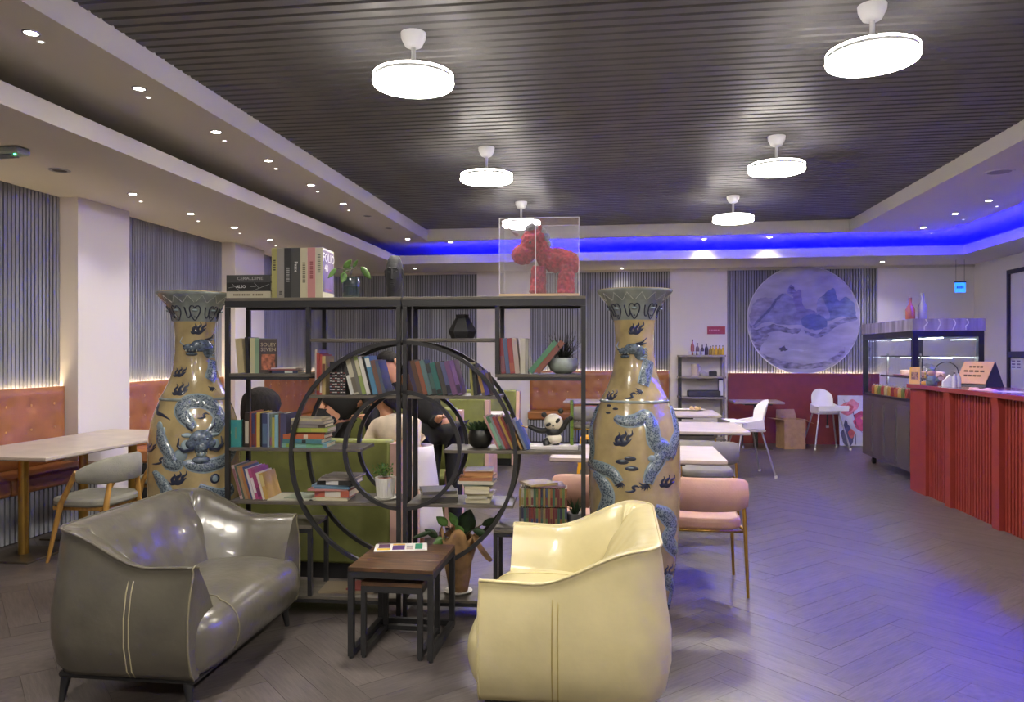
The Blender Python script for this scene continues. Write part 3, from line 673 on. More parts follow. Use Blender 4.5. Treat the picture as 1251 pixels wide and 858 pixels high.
def book(x, y, z, w, h, d, c, label, group, lean=0, bands=None, title=None, rz=0, name='book'):
    """upright book, spine towards -y; x is the base corner on the leaning side"""
    t_ = min(.003, w*.2)
    o = MB().prismz([(0,0),(w,0),(w,d),(w-t_,d),(w-t_,t_),(t_,t_),(t_,d),(0,d)], 0, h).build(name, cmat(c))
    lab(o, label, group)
    bx(t_, w-t_, t_, d-.004, .003, h-.003).build('pages', PAGES, o)
    for b0, b1, bc in (bands or []): bx(w*.06, w*.94, -.0006, .0004, h*b0, h*b1).build('spine_band', cmat(bc), o)
    if title:
        s, size, tc = title; lettering(s, size, cmat(tc), o, Matrix.Translation((w/2, -.0012, h*.62)) @ Matrix.Rotation(R(90), 4, 'X') @ Matrix.Rotation(R(-90), 4, 'Z'), 'spine_title')
    M_ = Matrix.Rotation(R(rz), 4, 'Z') @ Matrix.Rotation(R(lean), 4, 'Y')
    if lean > 0: M_ = M_ @ Matrix.Translation((-w, 0, 0))
    place(o, x, y, z, M_); return o
def flatbook(x, y, z, L, w, d, c, label, group, rz=0, bands=None, name='book'):
    """book lying flat, spine (length L) towards -y, centred on x"""
    t_ = min(.0025, w*.18)
    mb = MB(); n = [(0,0),(0,w),(d,w),(d,w-t_),(t_,w-t_),(t_,t_),(d,t_),(d,0)]; k = len(n)
    mb.add([(-L/2, a, b) for a, b in n] + [(L/2, a, b) for a, b in n], [tuple(range(k)), tuple(range(2*k-1, k-1, -1))] + [(i, i+k, (i+1)%k+k, (i+1)%k) for i in range(k)])
    o = mb.build(name, cmat(c)); lab(o, label, group); bx(-L/2+.003, L/2-.003, t_, d-.003, t_, w-t_).build('pages', PAGES, o)
    for b0, b1, bc in (bands or []): bx(-L/2+L*b0, -L/2+L*b1, -.0006, .0004, w*.1, w*.9).build('spine_band', cmat(bc), o)
    place(o, x, y, z, Matrix.Rotation(R(rz), 4, 'Z')); return o
def row(px, z, specs, where, group, lean=0, y=.035, d=.17, name='book', adj=''):
    """run of upright books from pixel px to the right; specs: (colour, width px, height px, bands, title)"""
    py = YH + (EYE - z)*FPX/4.27; x = S(px, py, y)[0]
    for sp_ in specs:
        c, wp, hp = sp_[:3]; w = wp*KP; a = abs(lean); st = w/math.cos(R(a))
        w_ = w - .0008; h = hp*KP/math.cos(R(a))*1.0
        sz = ('slim ' if wp < 4 else 'thick ' if wp > 9 else '')
        b = sp_[3] if len(sp_) > 3 else None
        l = f"{sz}{adj}{cname(c)} {name}" + (f" with {cname(b[0][2])} spine band" if b else '') + f" {where}"
        if len(l.split()) > 16: l = f"{sz}{adj}{cname(c)} {name} {where}"
        book(x if lean <= 0 else x + st, y + random.uniform(0, .012), z + .0004, w_, h, d*random.uniform(.92, 1.05), c, l, group, lean, b, sp_[4] if len(sp_) > 4 else None, name=name)
        x += st
    return x
cr, dk = (205,195,160), (36,36,38)
# --- top board
zt = ZTOP + .0004
xs = S(303.5, 350, .03)[0]; L_ = 57*KP
g0 = 'art books on the top board'
b1 = flatbook(xs, .03, zt, L_, 8.5*KP, .21, (196,186,156), 'cream art book lying at the bottom of the flat stack on the top board', g0)
b2 = flatbook(xs, .03, zt+8.6*KP, L_, 11.2*KP, .21, dk, 'black art book with thin white lines lying in the middle of the top stack', g0)
b3 = flatbook(xs, .03, zt+19.9*KP, L_, 9*KP, .21, (70,70,72), 'dark grey art book lying uppermost on the flat stack, top board', g0)
FX = Matrix.Rotation(R(90), 4, 'X')
lettering('CERALDINE', .027, cmat((170,168,165)), b3, Matrix.Translation((.01,-.0012,.021)) @ FX, 'spine_title', 1.1)
lettering('ALSO', .024, cmat((230,230,230)), b2, Matrix.Translation((-.045,-.0012,.026)) @ FX, 'spine_title', 1.0)
for p_, q_ in [((-.12,.02),(-.07,.028)),((-.10,.045),(-.055,.004)),((.035,.048),(.065,.016)),((.03,.004),(.125,.04)),((.01,.026),(.045,.026))]:
    MB().bar((p_[0],-.0006,p_[1]), (q_[0],-.0006,q_[1]), .0012).build('white_line', cmat((190,190,190)), b2)
for i in range(17):
    if i != 10: bx(-.09+i*.0105, -.083+i*.0105, -.0008, 0, .014, .025).build('spine_letter', cmat((110,95,70)), b1)
tops = [((176,168,84),7,62,[(.55,.78,(70,66,40))],None,'olive yellow'),((150,142,134),9,62,[(.07,.14,(50,48,46))],None,'taupe grey'),((46,46,48),9.5,62,[(.32,.62,(150,150,150))],None,'black'),((74,74,72),11.2,62,None,('Peace',.026,(225,222,215)),'dark grey'),
        ((206,196,152),9,62,[(.3,.72,(120,112,84))],None,'cream'),((214,132,126),10,62,[(.38,.74,(165,70,72))],None,'salmon pink'),((206,200,160),9.3,62,[(.5,.88,(120,124,100))],None,'pale cream')]
x = S(332, 364, .03)[0]
for c, wp, hp, bd, ti, nm in tops:
    dd = .2
    o = book(x, .03, zt, wp*KP-.0008, hp*KP, dd, c, f'tall {nm} art book standing upright on the top board', g0, 0, None if ti is None and bd is None else None, ti)
    w_ = wp*KP
    if bd:
        for b0, b1_, bc in bd:
            n = max(3, int((b1_-b0)*24))
            for k in range(n): bx(w_*.3, w_*.7, -.0008, 0, hp*KP*(b0+(b1_-b0)*k/n), hp*KP*(b0+(b1_-b0)*(k+.65)/n)).build('spine_letter', cmat(bc), o)
    x += wp*KP
# printed cover on the outer side of the last one
o['label'] = 'tall pale art book with purple FOLIO cover at the end of the top row'
h_ = 62*KP
bx(w_-.0008, w_+.0004, .006, .194, .035, h_-.012).build('cover_print', mat('cover_purple', (84,70,96), .45, var=.35, vscale=14, stretch=(1,1,.4)), o)
bx(w_, w_+.0008, .05, .15, .045, .055).build('cover_print', cmat((160,70,100)), o)
MY = Matrix.Rotation(R(90), 4, 'Z') @ FX
lettering('FOLIO', .072, cmat((225,220,225)), o, Matrix.Translation((w_+.0012, .10, h_-.055)) @ MY, 'cover_title'); lettering('40', .06, cmat((225,220,225)), o, Matrix.Translation((w_+.0012, .06, h_-.115)) @ MY, 'cover_title')
# --- upper box, sofa side
gB = 'books on the upper sofa-side shelf'; wB = 'on the shelf beside the upper left corner post'
row(290.5, ZB, [((196,176,120),8.6,43)], 'leaning furthest out ' + wB, gB, -5, d=.14)
row(300, ZB, [((40,38,42),4.6,45)], wB, gB, -3, d=.14)
row(305, ZB, [((196,188,140),6.5,44),((130,165,130),5.6,44,[(.55,.95,(120,160,130))])], wB, gB, 0, d=.14)
o = book(S(317.4, 455, .06)[0], .05, ZB+.0004, .016, 43*KP, .10, (70,52,50), 'dark patterned novel with pale SEVEN title turned to show its cover', gB, 0, rz=-62)
q = Matrix.Translation((.0172, .05, .165)) @ MY
lettering('SOLEY', .03, cmat((190,170,120)), o, q, 'cover_title'); lettering('SEVEN', .03, cmat((190,170,120)), o, Matrix.Translation((0,0,-.028)) @ q, 'cover_title')
bx(.0156, .0166, .012, .088, .02, .11).build('cover_art', mat('cover_art', (120,70,50), .5, var=.6, vscale=40), o)
xs = S(345, 452, .03)[0]
flatbook(xs+.01, .04, ZB+.0004, .155, .016, .12, (50,58,100), 'navy blue book lying flat at the bottom on the upper sofa-side shelf', gB, 0, [(.5,.8,(200,210,200))])
flatbook(xs-.005, .04, ZB+.0168, .16, .008, .12, (150,60,60), 'red book lying flat in the small pile on the upper sofa-side shelf', gB, 2)
flatbook(xs+.0, .045, ZB+.0252, .15, .007, .12, (200,190,180), 'white book lying flat on top of the small upper sofa-side pile', gB, -2)
# --- ring shelf, sofa side
gD = 'books on the ring shelf, sofa side'; wD = 'on the ring shelf, sofa side'
row(384, ZD, [((205,185,175),2.8,56),((190,60,50),3.5,52,[(.1,.4,(190,150,50))]),((205,70,60),3,50,[(.05,.4,(215,205,195))]),((200,170,90),4.4,48,[(.5,.8,(120,60,50))])], 'standing upright ' + wD, gD, 0)
stripes = [(.06+i*.085, .09+i*.085, (205,200,195)) for i in range(8)]
for i in range(6): row(402+i*3.3, ZD, [((38,36,40),3.2,41-i%2,[(a_,b_,(205,200,195) if (k+i)%3 else (150,60,60)) for k, (a_, b_, _) in enumerate(stripes)])], 'among the black banded comics ' + wD, gD, 0, d=.12)
row(427.5, ZD, [((215,215,205),4.6,47,[(.5,.9,(60,60,60))]),((205,196,165),6.2,47,[(.05,.45,(120,110,95))]),((120,116,110),4.4,47),((150,175,80),4.8,47,[(.5,.9,(205,195,160))]),((220,215,205),5.0,47),((34,32,36),3.2,47),((70,140,185),6.0,47,[(.72,.95,(220,220,215))]),((130,90,75),6.0,42),((80,95,120),4.2,42)], 'leaning back ' + wD, gD, -14)
# --- ring shelf, armchair side
gE = 'books on the ring shelf, armchair side'; wE = 'on the ring shelf, armchair side'
row(506, ZD, [((62,50,92),5,41),((100,66,48),6,42),((160,84,56),5.4,41),((90,126,128),6,42),((62,66,66),5.4,38,[(.2,.7,(70,110,100))]),((40,116,110),6.6,39,[(.03,.16,(40,40,42))]),((74,70,66),6,40),((80,88,140),5.4,40,[(.05,.3,(40,40,60))]),((120,70,130),6.4,41),((130,84,160),5.6,42,[(.05,.3,(60,40,80))])], 'leaning back ' + wE, gE, -15)
row(494.3, ZD, [((205,120,45),4.6,24)], 'propped low beside the centre post ' + wE, gE, -14)
row(575.5, ZD, [((170,165,70),3,40),((44,50,44),4.5,38)], 'almost upright ' + wE, gE, -4)
row(589, ZD, [((120,100,80),4.2,33,[(.1,.8,(205,150,60))]),((74,60,190),5.4,30),((110,84,70),4,27)], 'leaning at the end ' + wE, gE, -14, d=.13)
# --- upper box, armchair side
gF = 'books on the upper armchair-side shelf'; wF = 'on the shelf with the dark spiky plant'
row(606, ZB, [((215,210,200),2.8,42)], 'standing upright ' + wF, gF, 0, d=.13)
row(612.5, ZB, [((170,60,70),5.6,43,[(.05,.5,(150,90,100))]),((80,100,150),5.2,43),((180,60,60),6.0,43,[(.05,.3,(190,90,60))]),((190,165,150),5.8,43)], 'tilting slightly ' + wF, gF, -6, d=.14)
row(635.5, ZB, [((206,198,175),6,43),((160,155,148),3.4,43)], 'standing upright ' + wF, gF, 0, d=.14)
row(641.5, ZB, [((80,150,100),6.2,37),((150,80,60),6.6,37)], 'leaning towards the plant ' + wF, gF, 40, d=.14)
# --- middle shelf, sofa side
gM = 'books on the middle sofa-side shelf'; wM = 'on the middle shelf, sofa side'
o = book(S(276.5, 546, .03)[0]+.088, .03, ZE+.0004, .088, 34*KP, .03, (46,160,150), 'teal boxed book with a cream emblem standing by the corner post', gM); place(o, S(276.5,546,.03)[0], .03, ZE+.0004)
MB().prism([(.018+.011*math.cos(a_*PI/6), .085+.016*math.sin(a_*PI/6)) for a_ in range(12)], -.002, 0).build('emblem', cmat((206,196,150)), o); bx(.052,.062,-.001,0,.05,.115).build('spine_text', cmat((120,150,110)), o)
row(295.5, ZE, [((30,30,30),3.6,33),((52,40,34),5.6,43,[(.1,.75,(190,180,160))]),((170,80,50),2.4,44),((60,60,110),4.2,42,[(.05,.4,(120,50,50))]),((150,50,50),2.4,41),((214,180,60),4.4,43),((30,30,34),3.2,42),((52,62,110),7,42,[(.1,.7,(80,110,140))]),((140,160,190),2.2,42),((110,130,120),3.6,41,[(.05,.3,(150,90,130))]),((190,185,60),3.4,37),((120,180,200),4.6,40),((120,70,50),2.2,42),((74,72,120),8,42)], 'standing upright ' + wM, gM)
xs = S(375, 540, .03)[0]; zz = ZE + .0004
for c, hp, Lp, dx, bd in [((120,180,170),5.4,57,-.02,[(.1,.3,(150,190,60)),(.55,.9,(110,190,120))]),((70,140,150),5.0,50,-.03,[(.5,.6,(40,40,40))]),((215,100,50),6.2,52,-.025,[(.5,.6,(220,200,160))]),((120,40,40),2.6,44,.0,None),((170,190,60),5.2,46,.01,[(.55,.9,(200,190,60))]),((80,64,60),4.4,44,0,[(.2,.8,(150,140,130))]),((150,140,140),4.0,42,0,None),((205,190,140),3.4,40,-.005,None)]:
    flatbook(xs+dx, .03+random.uniform(0,.02), zz, Lp*KP, hp*KP-.0004, .17, c, f'{cname(c)} book lying in the flat pile on the middle sofa-side shelf', gM, random.uniform(-3,3), bd); zz += hp*KP
# --- lower shelf, sofa side
gL = 'magazines on the lower sofa-side shelf'
row(293, ZF, [((205,170,170),3.6,42,[(.1,.9,(150,90,100))]),((80,100,90),3,42),((180,140,90),3.4,41),((190,120,60),3,42),((60,80,140),3.4,40),((215,205,205),3,38),((190,60,120),4,38,[(.2,.7,(220,210,210))]),((170,50,110),4.6,37,[(.1,.4,(120,40,80))]),((220,205,180),3,33),((210,160,60),5,32,[(.5,.95,(215,190,110))])], 'leaning on the shelf behind the sofa arm', gL, -16, d=.2, name='magazine')
xs = S(352, 612, .03)[0]
flatbook(xs, .03, ZF+.0004, .24, .006, .2, (196,192,170), 'pale magazine lying flat beside the leaning magazines', gL, 6, name='magazine'); flatbook(xs+.06, .05, ZF+.007, .2, .005, .18, (170,185,160), 'pale green magazine lying flat on a pale magazine', gL, -8, name='magazine')
xs = S(402, 612, .03)[0]; zz = ZF + .0004
for c, hp, Lp, dx, rz_, bd in [((214,205,165),4,44,0,2,None),((205,90,60),8.5,44,.01,-2,[(.3,.75,(220,215,200))]),((215,130,120),2.2,50,-.01,4,None),((90,140,175),2.4,46,.01,-4,None),((110,150,190),2.4,46,0,3,None),((44,44,46),6,46,.03,-3,[(.25,.6,(220,220,215))]),((150,140,135),2.4,48,.05,6,None),((120,110,105),2.2,44,.05,-5,None)]:
    flatbook(xs+dx, .03+random.uniform(0,.02), zz, Lp*KP, hp*KP-.0004, .18, c, f'{cname(c)} magazine in the flat pile beside the white ribbed pot', gL, rz_, bd, name='magazine'); zz += hp*KP
# --- middle shelf, armchair side (leaning comics)
gR = 'comics leaning behind the ring, armchair side'
row(608, ZE, [((190,130,130),2.4,40),((70,130,90),4.2,39,[(.1,.8,(120,180,150))]),((130,140,150),2.6,39),((170,60,60),3.6,39),((120,50,80),2.6,39),((205,160,60),3.2,39),((150,50,50),3.0,39),((50,46,50),3.6,39,[(.1,.8,(120,70,60))]),((205,150,70),2.6,36)], 'leaning beside the black succulent pot', gR, -24, d=.16, name='comic')
row(641, ZE, [((120,125,150),3,36),((60,90,190),4.2,34)], 'leaning outside the ring near the panda figurine', gR, -24, d=.14, name='comic')
# --- lower shelf, armchair side
gP = 'books on the lower armchair-side shelf'
xs = S(540, 610, .04)[0]; zz = ZF + .0004
for c, hp, Lp, rz_ in [((60,58,52),7,44,14),((150,145,125),3.5,44,10),((90,86,76),4,42,18)]:
    flatbook(xs-.01, .03, zz, Lp*KP, hp*KP-.0004, .19, c, f'{cname(c)} ring binder lying flat beside the centre posts', gP, rz_, name='binder'); zz += hp*KP
xs = S(583, 600, .04)[0]; zz = ZF + .0004
for c, hp, Lp, rz_, dx in [((214,204,160),5.6,30,0,0),((206,200,170),3,24,4,.0),((200,190,150),3.4,32,-3,.012),((215,208,178),4.6,29,3,0),((210,200,160),4.2,31,-2,0),((120,140,130),2.4,36,6,.005),((205,200,180),4,44,-4,-.01),((190,110,60),4,40,5,-.01),((215,150,80),2,38,-3,0),((205,130,70),6,36,6,.005),((205,190,180),1.6,34,4,.01)]:
    flatbook(xs+dx, .03+random.uniform(0,.03), zz, Lp*KP, hp*KP-.0004, .14, c, f'{cname(c)} paperback in the untidy pile on the lower armchair-side shelf', gP, rz_); zz += hp*KP
# --- box shelf at the bottom, armchair side: two tiers of slim comics
gC = 'slim comics in two tiers'
pal = [tuple(int(v*.8) for v in q_) for q_ in [(190,150,60),(150,60,70),(180,60,50),(70,130,110),(60,60,110),(200,190,170),(120,160,80),(205,120,60),(70,90,150),(160,50,60),(120,110,100),(190,170,90)]]
for tier in range(2):
    spec = [(random.choice(pal), 2.9, 25.5 if tier == 0 else 22, [(.1,.5,random.choice(pal))] if k % 2 else None) for k in range(20)]
    row(634, ZG + tier*26.5*KP + .0006*tier, spec, 'in the %s tier of comics on the low box shelf' % ('lower', 'upper')[tier], gC, 0, d=.15, name='comic')
zz = ZG + 49*KP + .002; xs = S(668, 596, .06)[0]
flatbook(xs+.02, .05, zz, .17, .012, .15, (150,110,130), 'purple pink magazine lying on top of the comic tiers', gC, 8, name='magazine'); flatbook(xs-.01, .04, zz+.0125, .17, .012, .15, (190,160,90), 'tan magazine lying askew on top of the comic tiers', gC, 32, name='magazine')
# --- bottom board
xs = S(425, 722, .1)[0]
flatbook(xs, .06, ZH+.0004, .32, .012, .2, (150,130,100), 'tan catalogue lying on the bottom board behind the nesting tables', None, 3, name='catalogue'); flatbook(xs+.1, .08, ZH+.0128, .22, .008, .16, (150,50,50), 'red catalogue lying on a tan catalogue on the bottom board', None, -6, name='catalogue')

# ================================================================== ORNAMENTS AND PLANTS
LEAF = mat('leaf_green', (78, 112, 52), .35, var=.2, vscale=20); LEAFD = mat('leaf_dark', (40, 60, 36), .4, var=.2, vscale=20); STEM = mat('stem', (70, 66, 46), .6)
def onshelf(name, label, cat, px, py, yl_, z):
    x = S(px, py, yl_)[0]; return thing(name, label, cat, SM @ Vector((x, yl_, z)), SYAW), x
def leaf(t, p, q, wd, m=LEAF, droop=.3, name='leaf', fold=.25):
    """leaf blade from p to q"""
    p, q = Vector(p), Vector(q); ax = q - p; n = ax.cross(Vector((0,1,0)) if abs(ax.normalized().y) < .8 else Vector((1,0,0))).normalized(); nn = n.cross(ax).normalized(); rows = []
    side, up = (n, nn)
    for i in range(8):
        s_ = i/7; wv = wd*math.sin(PI*min(1, s_*.93+.05))**.8*(1.15-s_*.5); c = p + ax*s_ - up*(droop*ax.length*s_*s_*.3)
        rows.append([c + side*wv*k*.5 + up*abs(k)*wv*fold*.5 for k in (-1,-.5,0,.5,1)])
    return MB().grid(rows).build(name, m, t, 1, solid=.0012)
# pothos in a glass jar
t, x0 = onshelf('potted_pothos', 'trailing pothos cutting in a blue-green glass jar on the top board', 'plant', 429, 363, .14, ZTOP)
MB().lathe([(0,.001),(.047,.001),(.05,.01),(.05,.115),(.046,.125),(.044,.125),(.046,.01),(0,.006)], 28).build('jar', glass('jar_glass', (150,190,190), .08, haze=.03), t, 50)
MB().lathe([(0,.008),(.043,.008),(.043,.07),(0,.07)], 20).build('water', mat('jar_water', (70,104,104), .1), t, 40)
L2 = lambda px, py: Vector((S(px, py, .14)[0] - x0, 0, S(px, py, .14)[1] - ZTOP))
base = L2(429, 336)
for (ax_, ay), (bx_, by_), wd, dy in [((412,329),(403,341),.032,-.03),((424,334),(421,347),.045,-.05),((421,328),(431,318),.04,-.02),((417,330),(428,326),.036,.03),((430,326),(436,317),.024,.02),((443,327),(455,342),.042,-.03)]:
    p, q = L2(ax_, ay), L2(bx_, by_); p.y = q.y = dy
    leaf(t, p, q, wd); MB().tube(crom([base - Vector((0,0,.05)), base + Vector((0,0,.02)), (base+p)/2 + Vector((0,dy/2,.015)), p], 4), .0018, 6).build('stem', STEM, t, 1)
# stone face sculpture
t, x0 = onshelf('face_sculpture', 'tall black carved face sculpture standing on the top board', 'sculpture', 482, 363, .13, ZTOP)
STONE = mat('black_stone', (40, 40, 44), .7, bump=.15, bscale=60)
prof = [(.030,0),(.044,.004),(.046,.04),(.049,.10),(.051,.15),(.047,.19),(.038,.225),(.026,.245),(.018,.250),(0,.252)]
MB().lathe([(r*1.0, z) for r, z in prof], 32).build('head_block', STONE, t, 50)
MB().lathe([(r*1.05*(.86 if z < .03 else 1), z) for r, z in [(.0,.03),(.030,.035),(.040,.07),(.043,.12),(.041,.17),(.03,.2),(0,.205)]], 24, (0,-.018,0)).build('face', STONE, t, 50)
MB().add([(-.004,-.055,.165),(.004,-.055,.165),(.011,-.060,.105),(-.011,-.060,.105),(0,-.070,.165),(0,-.082,.108)], [(0,4,5,3),(4,1,2,5),(3,5,2),(0,1,4)]).build('nose', STONE, t)
for sx in (-1, 1):
    MB().tube([(sx*.005,-.060,.168),(sx*.02,-.058,.174),(sx*.034,-.046,.160)], [.004,.005,.003], 8).build('brow', STONE, t, 1); MB().ball((sx*.019,-.057,.15), (.011,.006,.005), 10, 6).build('eye', STONE, t, 1)
    MB().tube([(sx*.043,-.012,.175),(sx*.053,-.008,.16),(sx*.052,-.008,.13),(sx*.046,-.012,.118)], .005, 6).build('ear', STONE, t, 1)
for zz in (.083, .074): MB().ball((0,-.057,zz), (.016,.007,.005), 12, 6).build('lip', STONE, t, 1)
# acrylic display case with a rose unicorn
t, x0 = onshelf('display_case', 'clear acrylic display case holding the red rose unicorn', 'display case', 660, 361, .15, ZTOP)
cw, chh, cdp = .222, .437, .135; AC = glass('acrylic', (252,252,254), .08, haze=.05)
bx(-cw, cw, -cdp, cdp, 0, .014).build('base_board', mat('case_base', (206,178,140), .4), t)
for nm, b in [('front_pane',(-cw,cw,-cdp,-cdp+.003)),('back_pane',(-cw,cw,cdp-.003,cdp)),('side_pane',(-cw,-cw+.003,-cdp+.003,cdp-.003)),('side_pane',(cw-.003,cw,-cdp+.003,cdp-.003))]: bx(*b, .0145, chh-.003).build(nm, AC, t)
bx(-cw, cw, -cdp, cdp, chh-.003, chh).build('top_pane', AC, t)
EDGE = mat('acrylic_edge', (214,210,222), .3)
for sx in (-1, 1):
    for sy in (-1, 1): bx(sx*cw-.002, sx*cw+.002, sy*cdp-.002, sy*cdp+.002, .0145, chh+.001).build('edge_strip', EDGE, t)
    bx(sx*cw-.002, sx*cw+.002, -cdp+.003, cdp-.003, chh-.002, chh+.002).build('edge_strip', EDGE, t); bx(-cw+.003, cw-.003, sx*cdp-.002, sx*cdp+.002, chh-.002, chh+.002).build('edge_strip', EDGE, t)
bx(-.022, -.017, -cdp-.0012, -cdp-.0002, .0145, chh-.004).build('pane_seam', EDGE, t)
tu, xu = onshelf('rose_unicorn', 'red unicorn made of foam roses with a silver horn inside the clear case', 'plush toy', 668, 358, .15, ZTOP+.0145)
U = lambda px, py: (S(px, py, .15)[0] - xu, S(px, py, .15)[1] - ZTOP - .0145)
mb = MB()
for px, py, rx, ry, rz_ in [(639,311,15,13,13),(648,297,13,12,16),(657,290,11,10,12),(664,310,10,12,18),(680,318,20,15,16),(694,322,15,16,16)]:
    a_, b_ = U(px, py); mb.ball((a_, 0, b_), (rx*KP, ry*KP, rz_*KP), 18, 12)
for px, rx in [(658,11),(692,12)]:
    a_, b_ = U(px, 336); h0 = U(px, 357)[1]
    for sy in (-1, 1): mb.tube([(a_, sy*.035, b_+.04), (a_+.0, sy*.042, b_), (a_-.005, sy*.045, .012), (a_-.005, sy*.045, .0)], [rx*KP*.8, rx*KP*.82, rx*KP*.92, rx*KP*.7], 14)
ROSE = mat('rose_red', (136, 32, 50), .85, var=.25, vscale=60)
uo = mb.build('body', ROSE, tu, 1)
q = uo.modifiers.new('fuse', 'REMESH'); q.mode = 'VOXEL'; q.voxel_size = .005; q.use_smooth_shade = True
tex = bpy.data.textures.new('roses', 'VORONOI'); tex.noise_scale = .022
q = uo.modifiers.new('roses', 'DISPLACE'); q.texture = tex; q.strength = -.012; q.mid_level = .4; q.texture_coords = 'LOCAL'
a_, b_ = U(633, 288); c_, d_ = U(616, 275)
MB().tube([(a_, 0, b_), (c_, 0, d_)], [.012, .002], 10).build('horn', mat('silver_glitter', (150,140,140), .3, metal=.8, var=.4, vscale=200), tu, 1)
mb = MB()
for px, py in [(657,280),(663,284),(668,291),(670,299),(671,307),(650,278),(646,280)]:
    a_, b_ = U(px, py); mb.ball((a_, 0, b_), (.022,.035,.026), 10, 7)
mb.build('mane', mat('mane_grey', (120,120,128), .8, var=.3, vscale=80), tu, 1)
for sy in (-1, 1):
    a_, b_ = U(651, 298); MB().ball((a_-.012, sy*.056, b_), (.007,.004,.008), 10, 6).build('eye', cmat((20,20,22)), tu, 1)
    a_, b_ = U(660, 281); MB().ball((a_, sy*.032, b_+.005), (.012,.008,.02), 10, 6).build('ear', ROSE, tu, 1)
# black geometric lantern
t, x0 = onshelf('lantern', 'black faceted geometric lantern on the high centre shelf', 'lantern', 565, 411, .15, ZC)
MB().lathe([(0,0),(.062,0),(.064,.006),(.080,.040),(.080,.046),(.034,.125),(.034,.140),(0,.142)], 6).build('faceted_body', mat('lantern_black', (34,34,38), .5), t)
for k in range(6):
    a_ = k*PI/3; MB().tube([(r*math.cos(a_), r*math.sin(a_), z) for r, z in ((.064,.004),(.081,.043),(.035,.126),(.035,.141))], .0022, 6).build('rib', BLACK, t)
# celadon bowl with a dark spiky plant
def spiky(t, r, n, h, m, base_z, spread=1.0, curl=.4, wd=.004):
    mb = MB()
    for k in range(n):
        a_ = random.uniform(0, 2*PI); tl = random.uniform(.15, 1)*spread; l = h*random.uniform(.6, 1.05); d = Vector((math.cos(a_)*tl, math.sin(a_)*tl, 1)).normalized(); rows = []
        sd = d.cross(Vector((-math.sin(a_), math.cos(a_), .01))).normalized(); b0 = Vector((math.cos(a_), math.sin(a_), 0))*r*random.uniform(0, .6) + Vector((0,0,base_z))
        sd = Vector((-math.sin(a_), math.cos(a_), 0))
        for i in range(5):
            s_ = i/4; c = b0 + d*l*s_ - Vector((0,0,curl*l*s_*s_*tl)); wv = wd*(1-s_)**.6; rows.append([c - sd*wv, c + sd*wv])
        mb.grid(rows)
    return stuff(mb.build('foliage', m, t, 1))
t, x0 = onshelf('potted_grass', 'dark spiky plant in a rounded celadon bowl on the upper armchair-side shelf', 'plant', 688, 455, .15, ZB)
MB().lathe([(0,.001),(.045,.001),(.075,.02),(.088,.05),(.082,.082),(.076,.09),(.07,.085),(0,.075)], 32).build('bowl', mat('celadon', (150,160,152), .2, var=.08, vscale=20, coat=.4), t, 50)
spiky(t, .06, 90, .24, mat('spike_dark', (30,34,32), .6), .075, 1.3, .35, .0035)
# bamboo-pole panda figurine
t, x0 = onshelf('panda_figurine', 'panda figurine balancing on one leg and gripping a green bamboo pole', 'figurine', 676, 550, .12, ZE)
Q = lambda px, py, y=0: Vector((S(px, py, .12)[0]-x0, y, S(px, py, .12)[1]-ZE))
PW_, PB = mat('panda_white', (222,214,196), .35), mat('panda_black', (34,34,36), .35)
bx(-.14, .14, -.06, .06, 0, .022).build('plinth', mat('plinth_white', (214,208,206), .5), t, 0, .004)
hz = Q(676, 516)
MB().ball(hz, (.054,.047,.049), 22, 14).build('head', PW_, t, 1)
for px, py in ((664.5,507),(685,502.5)): MB().ball(Q(px, py, .005), (.016,.011,.016), 12, 8).build('ear', PB, t, 1)
for px, py, a_ in ((670.5,518,-30),(681.5,513.5,-50)): MB().ball(Q(px, py, -.041), (.017,.008,.010), 12, 7, Matrix.Rotation(R(a_), 3, 'Y')).build('eye_patch', PB, t, 1)
MB().ball(Q(676, 519.5, -.047), (.007,.005,.005), 10, 6).build('nose', PB, t, 1); MB().tube([Q(674.5,522.5,-.046), Q(676.3,523.4,-.046), Q(678,522,-.045)], .0012, 5).build('mouth', PB, t, 1)
MB().ball(Q(676, 528), (.045,.038,.030), 18, 10).build('chest', PB, t, 1); MB().ball(Q(677, 536), (.046,.041,.032), 18, 10).build('belly', PW_, t, 1)
MB().tube(crom([Q(668,526), Q(659,526,-.01), Q(651,523,-.012), Q(646,520,-.012)], 4), [.017,.017,.017,.017,.016,.016,.015,.015,.014,.014,.014,.013,.012], 10).build('arm', PB, t, 1)
MB().tube(crom([Q(683,527), Q(689,521,-.008), Q(692,515,-.01), Q(695,512,-.012)], 4), [.017]*5+[.015]*4+[.014]*4, 10).build('arm', PB, t, 1)
MB().ball(Q(697, 511, -.010), .014).build('paw', PB, t, 1)
MB().tube(crom([Q(678,539), Q(679,543), Q(678,547), Q(677,546.5)], 4), [.022]*6+[.02]*4+[.019]*3, 10).build('leg', PB, t, 1)
MB().tube(crom([Q(672,539), Q(667,539,-.02), Q(668,544,-.03)], 4), [.021]*4+[.018]*5, 10).build('leg', PB, t, 1)
pz = Q(698.5, 489); mb = MB().cyl((pz.x, 0, .022), (pz.x, 0, pz.z), .0095); mb.build('bamboo_pole', mat('bamboo', (120,150,60), .4), t, 40)
for k in range(4): MB().lathe([(.0095,-.003),(.0115,0),(.0095,.003)], 14, (pz.x, 0, .06+k*.065)).build('bamboo_node', mat('bamboo_n', (96,128,48), .4), t, 1)
MB().tube(crom([Q(648,521,-.012), Q(642,522,-.015), Q(637,520,-.01), Q(633,521,-.01)], 4), .003, 6).build('gold_chain', GOLD, t, 1)
